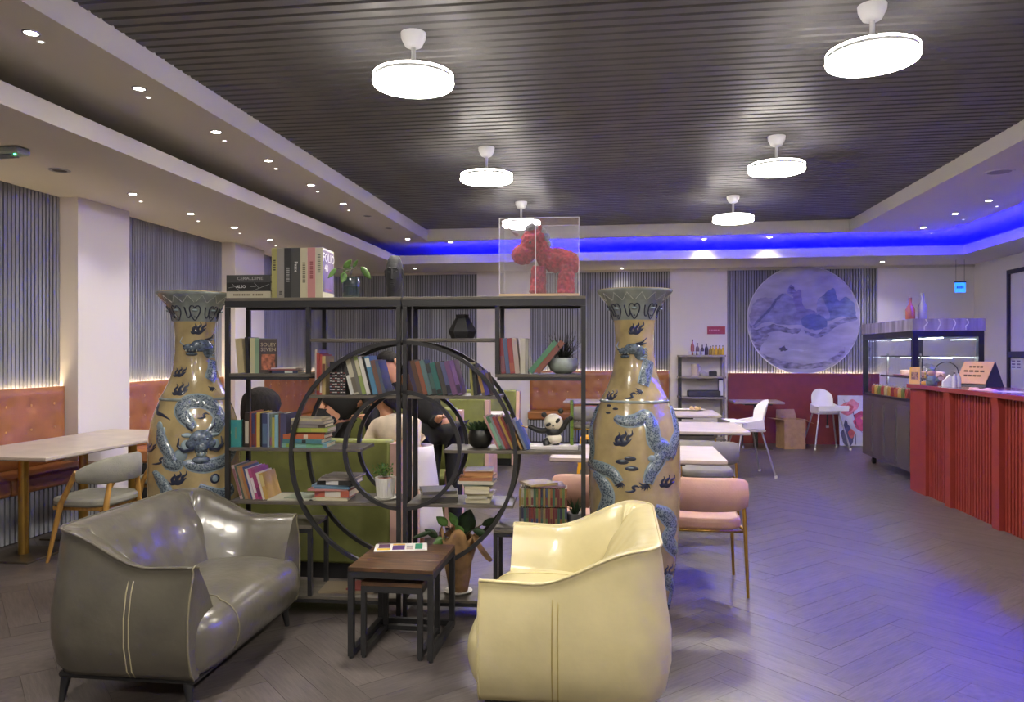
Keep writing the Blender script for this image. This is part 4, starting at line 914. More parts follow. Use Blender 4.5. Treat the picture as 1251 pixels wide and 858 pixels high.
# black succulent pot on a white board
t, x0 = onshelf('potted_succulent', 'small succulent in a round black pot beside the leaning comics', 'plant', 587, 550, .13, ZE)
MB().lathe([(0,.001),(.04,.001),(.062,.02),(.072,.055),(.066,.09),(.058,.105),(.052,.10),(0,.095)], 28).build('pot', mat('pot_black', (30,30,30), .35), t, 50)
for k in range(26):
    a_ = k*2.4; r_ = .008+.0016*k; l = .04+.02*(1-k/26)
    p = Vector((math.cos(a_)*r_, math.sin(a_)*r_, .10)); leaf(t, p, p + Vector((math.cos(a_)*(.01+.0014*k), math.sin(a_)*(.01+.0014*k), l)), .018, LEAFD, .1)
# white ribbed pot
t, x0 = onshelf('potted_herb', 'leafy green plant in a white ribbed pot with saucer by the centre posts', 'plant', 471, 612, .13, ZF)
n = 48; rows = [[((r+.0022*(k % 2))*math.cos(2*PI*k/n), (r+.0022*(k % 2))*math.sin(2*PI*k/n), z) for k in range(n)] for r, z in ((.046,.012),(.05,.03),(.056,.10),(.059,.128),(.054,.128),(.05,.11))]
POTW = mat('pot_white', (214,212,204), .4); MB().grid(rows, True).build('ribbed_pot', POTW, t); MB().lathe([(0,.001),(.06,.001),(.068,.01),(.064,.012),(.045,.008),(0,.0075)], 28).build('saucer', POTW, t, 50)
MB().lathe([(0,.122),(.05,.118),(.05,.10),(0,.1)], 24).build('soil', mat('terracotta', (140,70,52), .9, var=.3, vscale=90), t, 1)
mb = MB()
for k in range(110):
    a_, r_, z = random.uniform(0, 2*PI), random.uniform(0, .065), random.uniform(.13, .20); c = Vector((math.cos(a_)*r_-.012, math.sin(a_)*r_, z)); d = Vector((random.uniform(-1,1), random.uniform(-1,1), random.uniform(.1,1))).normalized()*.018; s_ = d.cross(Vector((random.random(),1,.2))).normalized()*.006
    mb.add([c, c+d*.5+s_, c+d, c+d*.5-s_], [(0,1,2,3)])
stuff(mb.build('foliage', LEAF, t)); 
for k in range(5): MB().tube([(0,0,.115), (math.cos(k)*.02-.01, math.sin(k)*.02, .15), (math.cos(k)*.045-.012, math.sin(k)*.045, .19)], .0016, 5).build('stem', STEM, t, 1)
# paper-wrapped plant on the bottom board
t, x0 = onshelf('wrapped_plant', 'broad-leaved plant in a pot wrapped with brown paper on the bottom board', 'plant', 560, 722, .15, ZH)
KR = mat('kraft_paper', (140,108,72), .8, var=.2, vscale=9, bump=.4, bscale=18)
MB().lathe([(0,.001),(.07,.001),(.082,.012),(.078,.014),(0,.01)], 28).build('saucer', POTW, t, 50)
rows = []
for i in range(9):
    s_ = i/8; z = .012 + .34*s_; rows.append([((.055+.055*s_+.014*s_*math.sin(5*a_+i)+.02*s_*s_*math.sin(3*a_))*math.cos(a_), (.055+.055*s_+.014*s_*math.sin(5*a_+i))*math.sin(a_), z + .04*s_*math.sin(4*a_+1)) for a_ in [2*PI*k/36 for k in range(36)]])
MB().grid(rows, True).build('paper_wrap', KR, t, 1, solid=.002)
MB().grid([[(.08,-.06,.33),(.09,-.02,.35),(.085,.03,.34)],[(.14,-.07,.24),(.15,-.02,.27),(.14,.04,.25)],[(.19,-.06,.18),(.21,-.01,.19),(.19,.03,.19)]]).build('paper_flap', KR, t, 1, sub=1, solid=.002)
bz0 = Vector((0,0,.25))
for (ax_, ay), (bx_, by_), wd, dy, m_ in [((566,652),(575,622),.12,.0,LEAFD),((590,640),(612,632),.05,-.03,LEAFD),((548,640),(536,628),.06,-.05,LEAF),((560,640),(552,622),.055,-.06,LEAF),((535,655),(520,645),.05,-.02,LEAFD),((545,655),(532,662),.055,-.06,LEAF),((568,650),(560,636),.05,-.08,LEAF),((528,648),(506,655),.03,-.04,LEAFD),((580,645),(598,650),.05,-.06,LEAFD)]:
    p = Vector((S(ax_,ay,.15)[0]-x0, dy, S(ax_,ay,.15)[1]-ZH)); q = Vector((S(bx_,by_,.15)[0]-x0, dy*1.3, S(bx_,by_,.15)[1]-ZH)); leaf(t, p, q, wd, m_)
    MB().tube(crom([bz0, (bz0+p)/2 + Vector((0,0,.03)), p], 5), .0025, 6).build('stem', STEM, t, 1)
# small spiky plant on the low box shelf
t, x0 = onshelf('potted_aloe', 'small dark spiky plant in a grey pot behind the cream armchair arm', 'plant', 703, 642, .14, ZG)
MB().lathe([(0,.001),(.04,.001),(.05,.06),(.052,.075),(.046,.075),(0,.065)], 24).build('pot', mat('pot_grey', (110,110,112), .5), t, 50); spiky(t, .03, 46, .12, LEAFD, .065, 1.0, .3, .005)
# ================================================================== GREEN BOOTHS, PEOPLE
GREEN = mat('olive_fabric', (116, 120, 64), .75, var=.06, vscale=8, bump=.1, bscale=150)
PINKW = mat('pink_wood', (196, 160, 146), .5, var=.06, vscale=6)
def booth(label, x0, x1, y, face, top=.95, end=True):
    """upholstered booth seat; face=+1: seat behind the back as seen from the room's near end"""
    t = thing('booth_seat', label, 'booth', ((x0+x1)/2, y, 0), 0 if face > 0 else PI); h = (x1-x0)/2
    bx(-h, h, -.06, .06, .10, top).build('backrest', GREEN, t, 30, .018)
    bx(-h, h, .0605, .52, .30, .45).build('seat_cushion', GREEN, t, 30, .03); bx(-h+.01, h-.01, .0605, .48, .10, .299).build('seat_base', GREEN, t)
    bx(-h+.02, h-.02, -.05, .44, 0, .0995).build('plinth', BLACK, t)
    for sx in ((-1, 1) if end else ()):
        MB().prism([], 0, 0) if False else MB().add([(sx*(h+.002), -.06, .02), (sx*(h+.002), .52, .02), (sx*(h+.002), .52, .5), (sx*(h+.002), .10, .62), (sx*(h+.002), .06, top-.02), (sx*(h+.002), -.06, top-.02),
                     (sx*(h+.05), -.06, .02), (sx*(h+.05), .52, .02), (sx*(h+.05), .52, .5), (sx*(h+.05), .10, .62), (sx*(h+.05), .06, top-.02), (sx*(h+.05), -.06, top-.02)],
                    [(0,1,2,3,4,5), (11,10,9,8,7,6)] + [(i, i+6, (i+1)%6+6, (i+1)%6) for i in range(6)]).build('end_panel', PINKW, t)
    return t
booth('olive green booth with its back to the bookshelf', -2.62, -1.49, 4.86, 1, .925)
booth('olive green booth facing the bookshelf behind the standing person', -2.66, -1.46, 6.78, -1, 1.0)
booth('olive green booth further back with its back to the room', -2.62, -1.46, 8.25, 1, 1.0)
booth('olive green booth facing forward near the back wall bench', -2.62, -1.40, 10.4, -1, .99)
def plain_table(label, x0, x1, y0, y1, z=.75, ped=1, th=.028, m=PALEWOOD, legm=GOLD, name='dining_table', group=None):
    t = thing(name, label, 'table', ((x0+x1)/2, (y0+y1)/2, 0), 0, group); hx, hy = (x1-x0)/2, (y1-y0)/2
    bx(-hx, hx, -hy, hy, z-th, z).build('table_top', m, t, 0, .004); bx(-hx+.003, hx-.003, -hy+.003, hy-.003, z-th-.006, z-th-.0005).build('edge_band', mat('edge_grey', (120,112,106), .5), t)
    bx(-hx*.55, hx*.55, -hy*.75, hy*.75, z-th-.03, z-th-.0065).build('under_frame', BLACK, t)
    for i in range(ped):
        y = 0 if ped == 1 else -hy + 2*hy*(i+.5)/ped
        MB().cyl((0, y, .012), (0, y, z-th-.03), .036, n=18).build('column', legm, t, 40); bx(-.22, .22, y-.22, y+.22, 0, .014).build('foot_plate', mat('plate_bronze', (92,82,70), .4, metal=.6), t, 0, .003)
    return t
plain_table('small pale table between the two near green booths', -2.5, -1.92, 5.45, 5.88)
plain_table('small pale table between the two far green booths', -2.5, -1.38, 8.95, 9.7)
tag(bx(-1.72,-1.42,9.05,9.27,.7505,.7625).build('menu_sheet', mat('paper_white', (225,222,214), .6)), 'white menu lying on the table between the far green booths', 'menu')

SKIN = mat('skin', (206, 152, 124), .5); HAIR = mat('hair_black', (22, 18, 18), .75, var=.5, vscale=70, stretch=(1,1,.15), bump=.6, bscale=70, spec=.2)
def skinned(name, verts, edges, m, parent, sub=2, root=0):
    me = bpy.data.meshes.new(name); me.from_pydata([v[0] for v in verts], edges, []); me.materials.append(m)
    o = bpy.data.objects.new(name, me); col.objects.link(o); o.parent = parent
    q = o.modifiers.new('skin', 'SKIN'); q.use_smooth_shade = True; lay = me.skin_vertices[0].data
    for i, v in enumerate(verts):
        r = v[1]; lay[i].radius = r if hasattr(r, '__len__') else (r, r)
    lay[root].use_root = True
    q = o.modifiers.new('sub', 'SUBSURF'); q.levels = q.render_levels = sub
    return o
def hand(V, E, wrist, w, d, side):
    """palm with five fingers grown from wrist index w along direction d"""
    d = Vector(d).normalized(); s = d.cross(Vector((0,0,1)));  s = s.normalized() if s.length > .1 else Vector((0,1,0)); s = s*side
    V.append((tuple(Vector(wrist)+d*.05), (.032,.016))); p = len(V)-1; E.append((w, p)); b0 = Vector(wrist)+d*.075
    for k, (off, l) in enumerate(((-.030,.062),(-.010,.075),(.010,.07),(.030,.055))):
        V.append((tuple(b0+s*off), .009)); V.append((tuple(b0+s*off*1.1+d*l*.55-Vector((0,0,.006))), .008)); V.append((tuple(b0+s*off*1.1+d*l-Vector((0,0,.02))), .006)); n = len(V)
        E += [(p, n-3), (n-3, n-2), (n-2, n-1)]
    V.append((tuple(Vector(wrist)+d*.04-s*.045), .010)); V.append((tuple(Vector(wrist)+d*.075-s*.065), .008)); n = len(V); E += [(p, n-2), (n-2, n-1)]
def person(label, loc, rz, J, top, bottom, hat=None, hairlen=.1, skirt=None, sleeve=1.0, look=(0,-1,0), bulk=1.0):
    """J: joint positions in local metres (figure faces -y)"""
    t = thing('person', label, 'person', loc, rz)
    g = lambda k: Vector(J[k])
    hd = g('head'); nk = g('neck'); up = (hd-nk).normalized()
    V = [(tuple(g('pelvis')), (.15,.105)), (tuple((g('pelvis')+g('chest'))/2), (.13,.095)), (tuple(g('chest')), (.15,.105)), (tuple(nk-up*.02), .06), (tuple(nk+up*.04), .052), (tuple(hd-up*.06), (.066,.07)), (tuple(hd+up*.02), (.078,.092)), (tuple(hd+up*.085), (.062,.072))]
    E = [(i, i+1) for i in range(7)]
    for sd, q in (('l', 1), ('r', -1)):
        b = len(V); V += [(tuple(g('sh'+sd)), .058), (tuple(g('el'+sd)), .042), (tuple(g('wr'+sd)), .028)]; E += [(2, b), (b, b+1), (b+1, b+2)]
        hand(V, E, g('wr'+sd), b+2, g('wr'+sd)-g('el'+sd), q)
        b = len(V); V += [(tuple(g('hp'+sd)), .088), (tuple(g('kn'+sd)), .058), (tuple(g('an'+sd)), .038), (tuple(g('an'+sd)+Vector((0,-.05,-.05))), (.034,.03)), (tuple(g('an'+sd)+Vector((0,-.15,-.055))), (.032,.02))]; E += [(0, b), (b, b+1), (b+1, b+2), (b+2, b+3), (b+3, b+4)]
    body = skinned('body', V, E, SKIN, t)
    C = [(tuple(g('pelvis')), (.175,.125)), (tuple((g('pelvis')+g('chest'))/2), (.152,.118)), (tuple(g('chest')), (.172,.125)), (tuple(nk-up*.015), .073)]; CE = [(0,1),(1,2),(2,3)]
    for sd in 'lr':
        b = len(C); e = g('el'+sd); w_ = e + (g('wr'+sd)-e)*.9*sleeve; C += [(tuple(g('sh'+sd)), .075), (tuple(e), .058), (tuple(w_), .044)]; CE += [(2,b),(b,b+1),(b+1,b+2)]
    skinned('top_garment', C, CE, top, t)
    if skirt:
        pv = g('pelvis'); rows = []
        for i in range(7):
            s_ = i/6; z = pv.z + .06 - (pv.z - .08)*s_; rows.append([(pv.x*(1-s_)+(.19+.09*s_+.012*s_*math.sin(7*a_))*math.cos(a_), pv.y*(1-s_)+(.14+.09*s_+.012*s_*math.sin(7*a_))*math.sin(a_), z) for a_ in [2*PI*k/42 for k in range(42)]])
        MB().grid(rows, True).build('skirt', bottom, t, 1, solid=.004)
    else:
        C = [(tuple(g('pelvis')), (.165,.12))]; CE = []
        for sd in 'lr': b = len(C); C += [(tuple(g('hp'+sd)), .103), (tuple(g('kn'+sd)), .075), (tuple(g('an'+sd)), .058)]; CE += [(0,b),(b,b+1),(b+1,b+2)]
        skinned('trousers', C, CE, bottom, t)
    # hair, face
    f = Vector(look).normalized(); s = f.cross(up).normalized(); f = up.cross(s).normalized()*1
    if f.dot(Vector(look)) < 0: f = -f
    c = hd + up*.025
    M3 = Matrix((s, f, up)).transposed()
    mb = MB(); rows = []
    for i in range(9):
        a_ = PI*.62*i/8; row_ = []
        for k in range(20):
            b_ = 2*PI*k/20; fr = max(0, math.sin(b_)); a2 = a_*(1-.36*fr) ; row_.append(c + M3 @ Vector((.088*bulk*(1+.03*math.sin(9*b_+i))*math.sin(a2)*math.cos(b_), .102*bulk*math.sin(a2)*math.sin(b_) - .008, .098*(.6+.4*bulk)*math.cos(a2) - (hairlen*max(0, -math.sin(b_)+.35)*max(0, i-5)/3))))
        rows.append(row_)
    MB().grid(rows, True).build('hair', HAIR, t, 1, solid=.008)
    for q in (-1, 1):
        MB().ball(c + M3 @ Vector((q*.032,.083,-.012)), (.011,.006,.006), 8, 5).build('eye', cmat((24,20,20)), t, 1); MB().ball(c + M3 @ Vector((q*.082,0,-.02)), (.012,.02,.03), 8, 6).build('ear', SKIN, t, 1)
        MB().tube([c + M3 @ Vector((q*.016,.09,.008)), c + M3 @ Vector((q*.034,.088,.013)), c + M3 @ Vector((q*.05,.078,.006))], .0035, 5).build('eyebrow', HAIR, t, 1)
    MB().ball(c + M3 @ Vector((0,.096,-.035)), (.012,.014,.02), 8, 6).build('nose', SKIN, t, 1); MB().ball(c + M3 @ Vector((0,.08,-.068)), (.022,.008,.006), 8, 5).build('mouth', mat('lips', (176,100,92), .5), t, 1)
    if hat:
        MB().lathe([(.0,.10),(.05,.095),(.085,.07),(.097,.03),(.098,.01)], 24).build('cap', hat, t, 1, solid=.006, loc=c)
        MB().grid([[c + M3 @ Vector((.09*u, .09*math.cos(u*1.2)+k*.06*math.cos(u*1.3), .012)) for u in (-1,-.6,-.2,.2,.6,1)] for k in (0, .5, 1)]).build('cap_brim', hat, t, 1, solid=.005)
    return t
BLK = mat('cloth_black', (24, 24, 27), .8); BEIGE = mat('cloth_beige', (206, 190, 168), .85, var=.08, vscale=9, bump=.3, bscale=12); SKIRT = mat('cloth_white', (206, 200, 206), .85, bump=.3, bscale=10)
def Jbend(dx, hz, sw=.17, hip=.80, reach=(.25,.78), kn=None):
    """standing figure bending sideways in the picture plane by dx metres"""
    ch = (dx*.62, -.03, hz-.27); nk = (dx*.86, -.05, hz-.12); hx = dx
    return dict(pelvis=(0,0,hip), chest=ch, neck=nk, head=(hx,-.07,hz), shl=(ch[0]+sw,-.02,ch[2]+.06), shr=(ch[0]-sw,-.02,ch[2]+.04), ell=(ch[0]+sw+.04,-.12,ch[2]-.20), elr=(ch[0]-sw-.04,-.12,ch[2]-.20),
                wrl=(ch[0]+reach[0],-.26,reach[1]), wrr=(ch[0]-reach[0],-.26,reach[1]), hpl=(.09,0,hip-.06), hpr=(-.09,0,hip-.06), knl=(.10,-.03,hip*.52), knr=(-.10,-.03,hip*.52), anl=(.10,0,.09), anr=(-.10,0,.09))
p = atD(501, 600, 5.78); p.z = 0
person('person in a beige jacket and long white skirt bending beside the green booth', p, R(-20), Jbend(-.21, 1.155, .18, .74, (.17,.68)), BEIGE, SKIRT, None, .12, True, 1.0, (-.7,-.6,-.35))
p = atD(402, 500, 6.25); p.z = 0
person('person in black wearing a black cap, bending over the booth table', p, 0, Jbend(.28, 1.39, .19, .92, (.3,.80)), BLK, BLK, BLK, .06, False, 1.0, (.3,-1,-.5))
p = atD(542, 500, 6.25); p.z = 0
person('person in black without a cap, holding a sheet over the booth table', p, 0, Jbend(-.45, 1.40, .19, .92, (.3,.98)), BLK, BLK, None, .08, False, 1.0, (-.3,-1,-.4))
tag(bx(-.10,.10,-.14,.14,0,.002).build('paper_sheet', mat('paper_white', (225,222,214), .6), None, loc=(-2.06, 5.70, .752)), 'white sheet of paper lying on the table before the person in black', 'paper')
J = dict(pelvis=(0,0,.50), chest=(0,.02,.83), neck=(0,0,.97), head=(0,-.02,1.09), shl=(.18,.02,.90), shr=(-.18,.02,.90), ell=(.23,-.08,.68), elr=(-.23,-.08,.68), wrl=(.12,-.28,.72), wrr=(-.12,-.28,.72), hpl=(.09,-.04,.53), hpr=(-.09,-.04,.53), knl=(.10,-.40,.52), knr=(-.10,-.40,.52), anl=(.10,-.40,.09), anr=(-.10,-.40,.09))
p = atD(318, 500, 5.46); p.z = .02
person('dark-haired person seated in the near green booth facing away', p, PI, J, mat('cloth_grey', (70,68,72), .85), BLK, None, .12, bulk=1.5)

# ================================================================== DINING CHAIRS AND TABLES
def chair(label, loc, rz, fab, group=None, legm=GOLD):
    """curved-back padded chair; local -y is the back of the chair, +y the front"""
    t = thing('dining_chair', label, 'chair', loc, rz, group)
    def pad(name, w0, w1, y0, y1, z0, z1):
        n = 20; pts = []
        for a_ in [2*PI*k/n for k in range(n)]:
            c, s = math.cos(a_), math.sin(a_); k = (abs(c)**5 + abs(s)**5)**(-1/5); x = c*k*(w0 if s < 0 else w0+(w1-w0)*abs(s)); pts.append((x, (y0+y1)/2 + s*k*(y1-y0)/2))
        MB().prismz(pts, z0, z1).build(name, fab, t, 40, .022)
    pad('seat', .235, .245, -.20, .24, .395, .465)
    rows = []
    for i in range(15):
        u = -1 + i/7; a_ = u*.62; x, y = .40*math.sin(a_)/math.sin(.62)*.62, -.235 + .34*(1-math.cos(a_)); e = 1-.18*abs(u)**6
        rows.append([(x + d*math.sin(a_)*-1, y + d*math.cos(a_), .62 + h*e) for d, h in ((-.022,-.09),(-.03,0),(-.022,.09),(0,.108),(.022,.09),(.028,0),(.022,-.09),(0,-.105))])
    mb = MB().grid(rows, True)
    for r_ in (rows[0], rows[-1]): b0 = len(mb.v); mb.v += r_; mb.f.append(tuple(range(b0, b0+8)))
    mb.build('backrest', fab, t, 60)
    for sx in (-1, 1):
        MB().tube([(sx*.235,-.17,.60),(sx*.24,-.20,.44),(sx*.25,-.255,0)], [.011,.0125,.009], 10).build('leg', legm, t, 40); MB().tube([(sx*.215,.19,.40),(sx*.235,.235,0)], [.0125,.009], 10).build('leg', legm, t, 40)
        MB().tube([(sx*.235,-.19,.40),(sx*.215,.19,.395)], .009, 8).build('side_rail', legm, t, 1)
    MB().tube([(-.215,.19,.39),(.215,.19,.39)], .009, 8).build('front_rail', legm, t, 1); MB().tube([(-.235,-.19,.39),(.235,-.19,.39)], .009, 8).build('rear_rail', legm, t, 1)
    return t
PINKF = mat('pink_leather', (186, 144, 128), .42, var=.04, bump=.06, bscale=90); GREYF = mat('grey_fabric', (128, 124, 116), .8, var=.06, bump=.15, bscale=160)
chair('pink padded chair with brass legs standing out beside the aisle end of the table', (.54, 5.03, 0), 0, PINKF)
chair('pink padded chair with brass legs half hidden behind the bookshelf and vase', (-.16, 5.05, 0), 0, PINKF)
plain_table('pale dining table before the pink chairs', -.49, .76, 5.42, 6.25, ped=2)
chair('grey padded chair at the pale table just before the high chair', (.79, 7.02, 0), 0, GREYF)
chair('grey padded chair beside the other grey one, behind the blue dragon vase', (.16, 7.02, 0), 0, GREYF)
plain_table('pale dining table before the grey chairs, beside the high chair', -.2, 1.25, 7.42, 8.42, ped=2)
chair('grey padded chair at the far table with plates', (.86, 9.0, 0), 0, GREYF)
plain_table('pale dining table with plates near the steel rack', -.2, 1.24, 9.35, 10.25, ped=2)
plain_table('pale dining table before the orange back wall bench', -.85, .62, 11.75, 12.45, ped=2)
chair('grey padded chair at the table before the orange back bench', (-.42, 11.25, 0), 0, GREYF)
for k, (px, c) in enumerate(((848, (190,180,170)), (831, (205,205,205)))):
    p = atz(px, 501, .751); t = thing('plate', ('round plate with pastries on the far pale table','empty white plate on the far pale table')[k], 'plate', (p.x, min(10.1, p.y), .7505))
    MB().lathe([(0,.001),(.08,.001),(.13,.018),(.132,.02),(.078,.006),(0,.005)], 28).build('dish', POTW, t, 50)
    if k == 0:
        for j in range(5): MB().ball((math.cos(j*1.25)*.05, math.sin(j*1.25)*.05, .03), (.032,.026,.025), 10, 6).build('pastry', mat('pastry', (190,160,120), .8), t, 1)
# yellow stool seen through the shelf
t = thing('stool', 'yellow plastic stool near the grey chair at the back', 'stool', (-.30, 9.6, 0)); YEL = mat('yellow_plastic', (232,170,20), .4)
bx(-.17,.17,-.17,.17,.42,.45).build('seat', YEL, t, 0, .012)
for sx in (-1, 1):
    for sy in (-1, 1): MB().add([(sx*.14-.03,sy*.14-.02,.42),(sx*.14+.03,sy*.14-.02,.42),(sx*.14+.03,sy*.14+.02,.42),(sx*.14-.03,sy*.14+.02,.42),(sx*.19-.02,sy*.18-.02,0),(sx*.19+.02,sy*.18-.02,0),(sx*.19+.02,sy*.18+.02,0),(sx*.19-.02,sy*.18+.02,0)],[(0,1,2,3),(7,6,5,4),(0,4,5,1),(1,5,6,2),(2,6,7,3),(3,7,4,0)]).build('leg', YEL, t)
# long table and wooden chairs at the left bench
plain_table('long pale dining table with brass columns beside the orange wall bench', -4.82, -3.93, 4.72, 6.62, .775, 3, .022)
OAK = mat('oak', (176, 132, 66), .45, var=.1, vscale=10, stretch=(4,4,.6)); GREYC = mat('grey_chair_fabric', (134, 132, 122), .8, var=.05, bump=.15, bscale=160)
def oak_chair(label, loc, rz):
    """front is +y, barrel back at -y"""
    t = thing('armchair_dining', label, 'chair', loc, rz); n = 24
    pts = [((abs(math.cos(a_))**.6)*(1 if math.cos(a_) > 0 else -1)*.25, (abs(math.sin(a_))**.6)*(1 if math.sin(a_) > 0 else -1)*.24) for a_ in [2*PI*k/n for k in range(n)]]
    MB().prismz(pts, .40, .46).build('seat', GREYC, t, 40, .02)
    rows = []
    for i in range(21):
        u = -1 + i/10; a_ = u*1.25; x, y = .31*math.sin(a_), .03 - .30*math.cos(a_); e = 1-.55*abs(u)**3; z = .665 - .035*abs(u)**2
        rows.append([(x - d*math.sin(a_), y + d*math.cos(a_), z + h*e) for d, h in ((-.018,-.085),(-.026,0),(-.018,.085),(0,.1),(.018,.085),(.024,0),(.018,-.085),(0,-.098))])
    mb = MB().grid(rows, True)
    for r_ in (rows[0], rows[-1]): b0 = len(mb.v); mb.v += r_; mb.f.append(tuple(range(b0, b0+8)))
    mb.build('backrest', GREYC, t, 60)
    for sx in (-1, 1):
        MB().tube([(sx*.27,-.04,.66),(sx*.245,.10,.42),(sx*.24,.21,0)], [.016,.021,.012], 10).build('leg', OAK, t, 40); MB().tube([(sx*.15,-.22,.62),(sx*.185,-.21,.40),(sx*.22,-.26,0)], [.016,.021,.012], 10).build('leg', OAK, t, 40)
    bx(-.21,.21,-.19,.19,.375,.3995).build('seat_frame', OAK, t)
    return t
oak_chair('grey oak-legged chair with curved back at the long table, next to the sofa', (-3.84, 5.12, 0), R(90)).name = 'oak_chair'
oak_chair('grey oak-legged chair with curved back at the long table, behind the vase', (-3.84, 6.05, 0), R(90)).name = 'oak_chair'
# ================================================================== BACK WALL: PICTURE, RACK, HIGH CHAIRS
c0 = atY(981, 391, YB-.06); RA = 66*(c0.y/ray(981)[1])/FPX
art = thing('round_picture', 'large round blue ink landscape picture on the slatted back wall', 'picture', (c0.x, YB-.05, c0.z))
def disc(r, n=72): return [(r*math.cos(2*PI*k/n), r*math.sin(2*PI*k/n)) for k in range(n)]
ARTB = mat('art_ground', (166,164,186), .3, var=.10, vscale=2.2, stretch=(1,1,3))
MB().prism(disc(RA), -.012, .012).build('panel', ARTB, art); MB().tube([(x, -.012, z) for x, z in disc(RA)], .006, 6, True).build('rim', mat('art_rim', (200,200,210), .3), art)
def apt(px, py): q = atY(px, py, YB-.06); return (q.x - c0.x, q.z - c0.z)
za = lambda pts: [apt(880+x/6.13, 320+y/6.13) for x, y in pts]
LN_ = [0]
def layer(pts, c, k, var=.18, sc=5, name='mountain_layer'):
    P = [p if math.hypot(*p) < RA-.012 else (p[0]*(RA-.012)/math.hypot(*p), p[1]*(RA-.012)/math.hypot(*p)) for p in [(x+random.uniform(-.009,.009), z+random.uniform(-.011,.011)) for x, z in crom(za(pts+pts[:1]), 5)[:-1]]]
    c = tuple(int(v*.62 + g*.38) for v, g in zip(c, (150,148,178)))
    LN_[0] += 1; y1 = -.0122 - k*.0008 - LN_[0]*.00012
    return MB().prism(P, y1, -.012).build(name, mat('art_%d_%d_%d_%d' % (*c, int(sc*10)), c, .3, var=var, vscale=sc, stretch=(1,1,2.2)), art)
layer([(215,400),(260,300),(340,270),(430,290),(440,360),(330,430),(240,480)], (136,132,164), 1)
layer([(250,480),(300,400),(380,330),(410,280),(460,240),(500,245),(560,290),(610,340),(640,400),(600,470),(450,470),(330,450),(250,500)], (120,124,164), 2)
layer([(300,410),(340,375),(380,330),(410,280),(460,240),(470,250),(425,292),(395,345),(350,390),(310,430),(270,470),(245,480)], (70,76,116), 3, name='ink_ridge')
layer([(500,240),(505,205),(530,170),(555,200),(565,235)], (96,96,140), 3, .3, 14, 'ink_tree')
layer([(540,250),(600,205),(612,300),(640,380),(600,400),(560,330)], (110,104,160), 3)
layer([(720,350),(730,290),(780,240),(830,200),(855,210),(880,290),(940,265),(1000,310),(1015,400),(1000,420),(900,410),(820,440),(740,420)], (92,112,160), 2)
layer([(720,360),(728,295),(760,270),(800,340),(825,420),(740,425)], (140,146,178), 3)
layer([(825,420),(800,330),(780,250),(830,203),(853,212),(870,270),(850,330)], (76,98,152), 4)
layer([(600,440),(640,400),(700,390),(760,405),(800,450),(780,500),(700,510),(630,490)], (74,92,150), 4, .12)
layer([(540,400),(600,350),(690,360),(720,400),(640,410),(600,440),(560,450)], (112,112,156), 3)
layer([(215,450),(260,510),(340,480),(420,470),(520,500),(600,500),(560,540),(440,520),(340,540),(280,600),(240,580)], (104,106,130), 3, .3, 9, 'mist_band')
layer([(620,500),(720,540),(800,480),(900,430),(1010,410),(1015,440),(900,470),(820,520),(740,570),(650,540)], (108,110,134), 3, .3, 9, 'mist_band')
layer([(250,620),(300,560),(350,530),(360,560),(310,620),(290,670)], (130,126,140), 2, .25, 8, 'mist_band')
layer([(320,690),(450,740),(620,760),(800,740),(930,640),(900,720),(760,790),(600,805),(440,790),(350,730)], (122,118,138), 2, .3, 9, 'mist_band')
layer([(437,650),(470,635),(480,630),(488,648),(510,655),(460,668)], (34,34,50), 5, .1, 5, 'boat'); layer([(490,655),(620,660),(640,668),(560,668)], (190,190,210), 3, .1, 5, 'water_line')
# red notice on the white wall
q0, q1 = atY(864, 399, YB-.055), atY(886, 408.5, YB-.055)
nt_ = tag(bx(q0.x, q1.x, YB-.056, YB-.051, q1.z, q0.z).build('wall_notice', mat('notice_red', (160,52,66), .5)), 'small red notice plate on the white wall above the steel rack', 'notice')
for k in range(5): bx(q0.x+.03+k*.035, q0.x+.055+k*.035, YB-.0565, YB-.056, (q0.z+q1.z)/2-.012, (q0.z+q1.z)/2+.014).build('print_block', mat('notice_print', (205,130,130), .5), nt_)
# steel rack with jars
r0, r1 = atY(829, 430, YB-.4).x, atY(886.5, 430, YB-.4).x; rk = thing('rack', 'open metal rack with bottles standing against the white back wall', 'rack', ((r0+r1)/2, YB-.26, 0)); hw = (r1-r0)/2
RS = [.10, atY(850, 485, YB-.4).z, atY(850, 460, YB-.4).z, atY(850, 434, YB-.4).z]
GRM = mat('rack_grey', (140,132,128), .5, metal=.3)
for z in RS: bx(-hw, hw, -.19, .19, z-.03, z).build('rack_shelf', GRM, rk)
for sx in (-1, 1):
    for sy in (-1, 1): bx(sx*(hw-.03)-.015, sx*(hw-.03)+.015, sy*.175-.015, sy*.175+.015, 0, RS[-1]-.031).build('upright', BLACK if sx < 0 else GRM, rk)
def bottle(name, label, cat, loc, r, h, c, cap=(60,50,50), group=None, neck=.35, glassy=False, gl=None):
    t = thing(name, label, cat, loc, 0, group); hb = h*(1-neck)
    MB().lathe([(0,.0005),(r*.9,.0005),(r,h*.03),(r,hb*.8),(r*.8,hb),(r*.35,hb+h*neck*.35),(r*.32,h*.96),(0,h*.96)], 18).build('body', gl or mat('bt_%d_%d_%d' % c, c, .2), t, 40)
    MB().lathe([(0,h*.9),(r*.37,h*.9),(r*.37,h),(0,h)], 12).build('cap', cmat(cap), t, 40)
    return t
zz = RS[-1] + .0005; ry = YB - .30
rx = lambda px: atY(px, 430, ry).x
for px, h, c in [(846,.26,(180,110,90)),(852,.20,(120,100,110)),(858,.17,(90,80,90)),(863,.19,(70,60,64)),(868,.15,(150,130,70))]: bottle('bottle', f'{cname(c)} syrup bottle on top of the metal rack', 'bottle', (rx(px), ry, zz), .03, h, c, group='bottles on the rack')
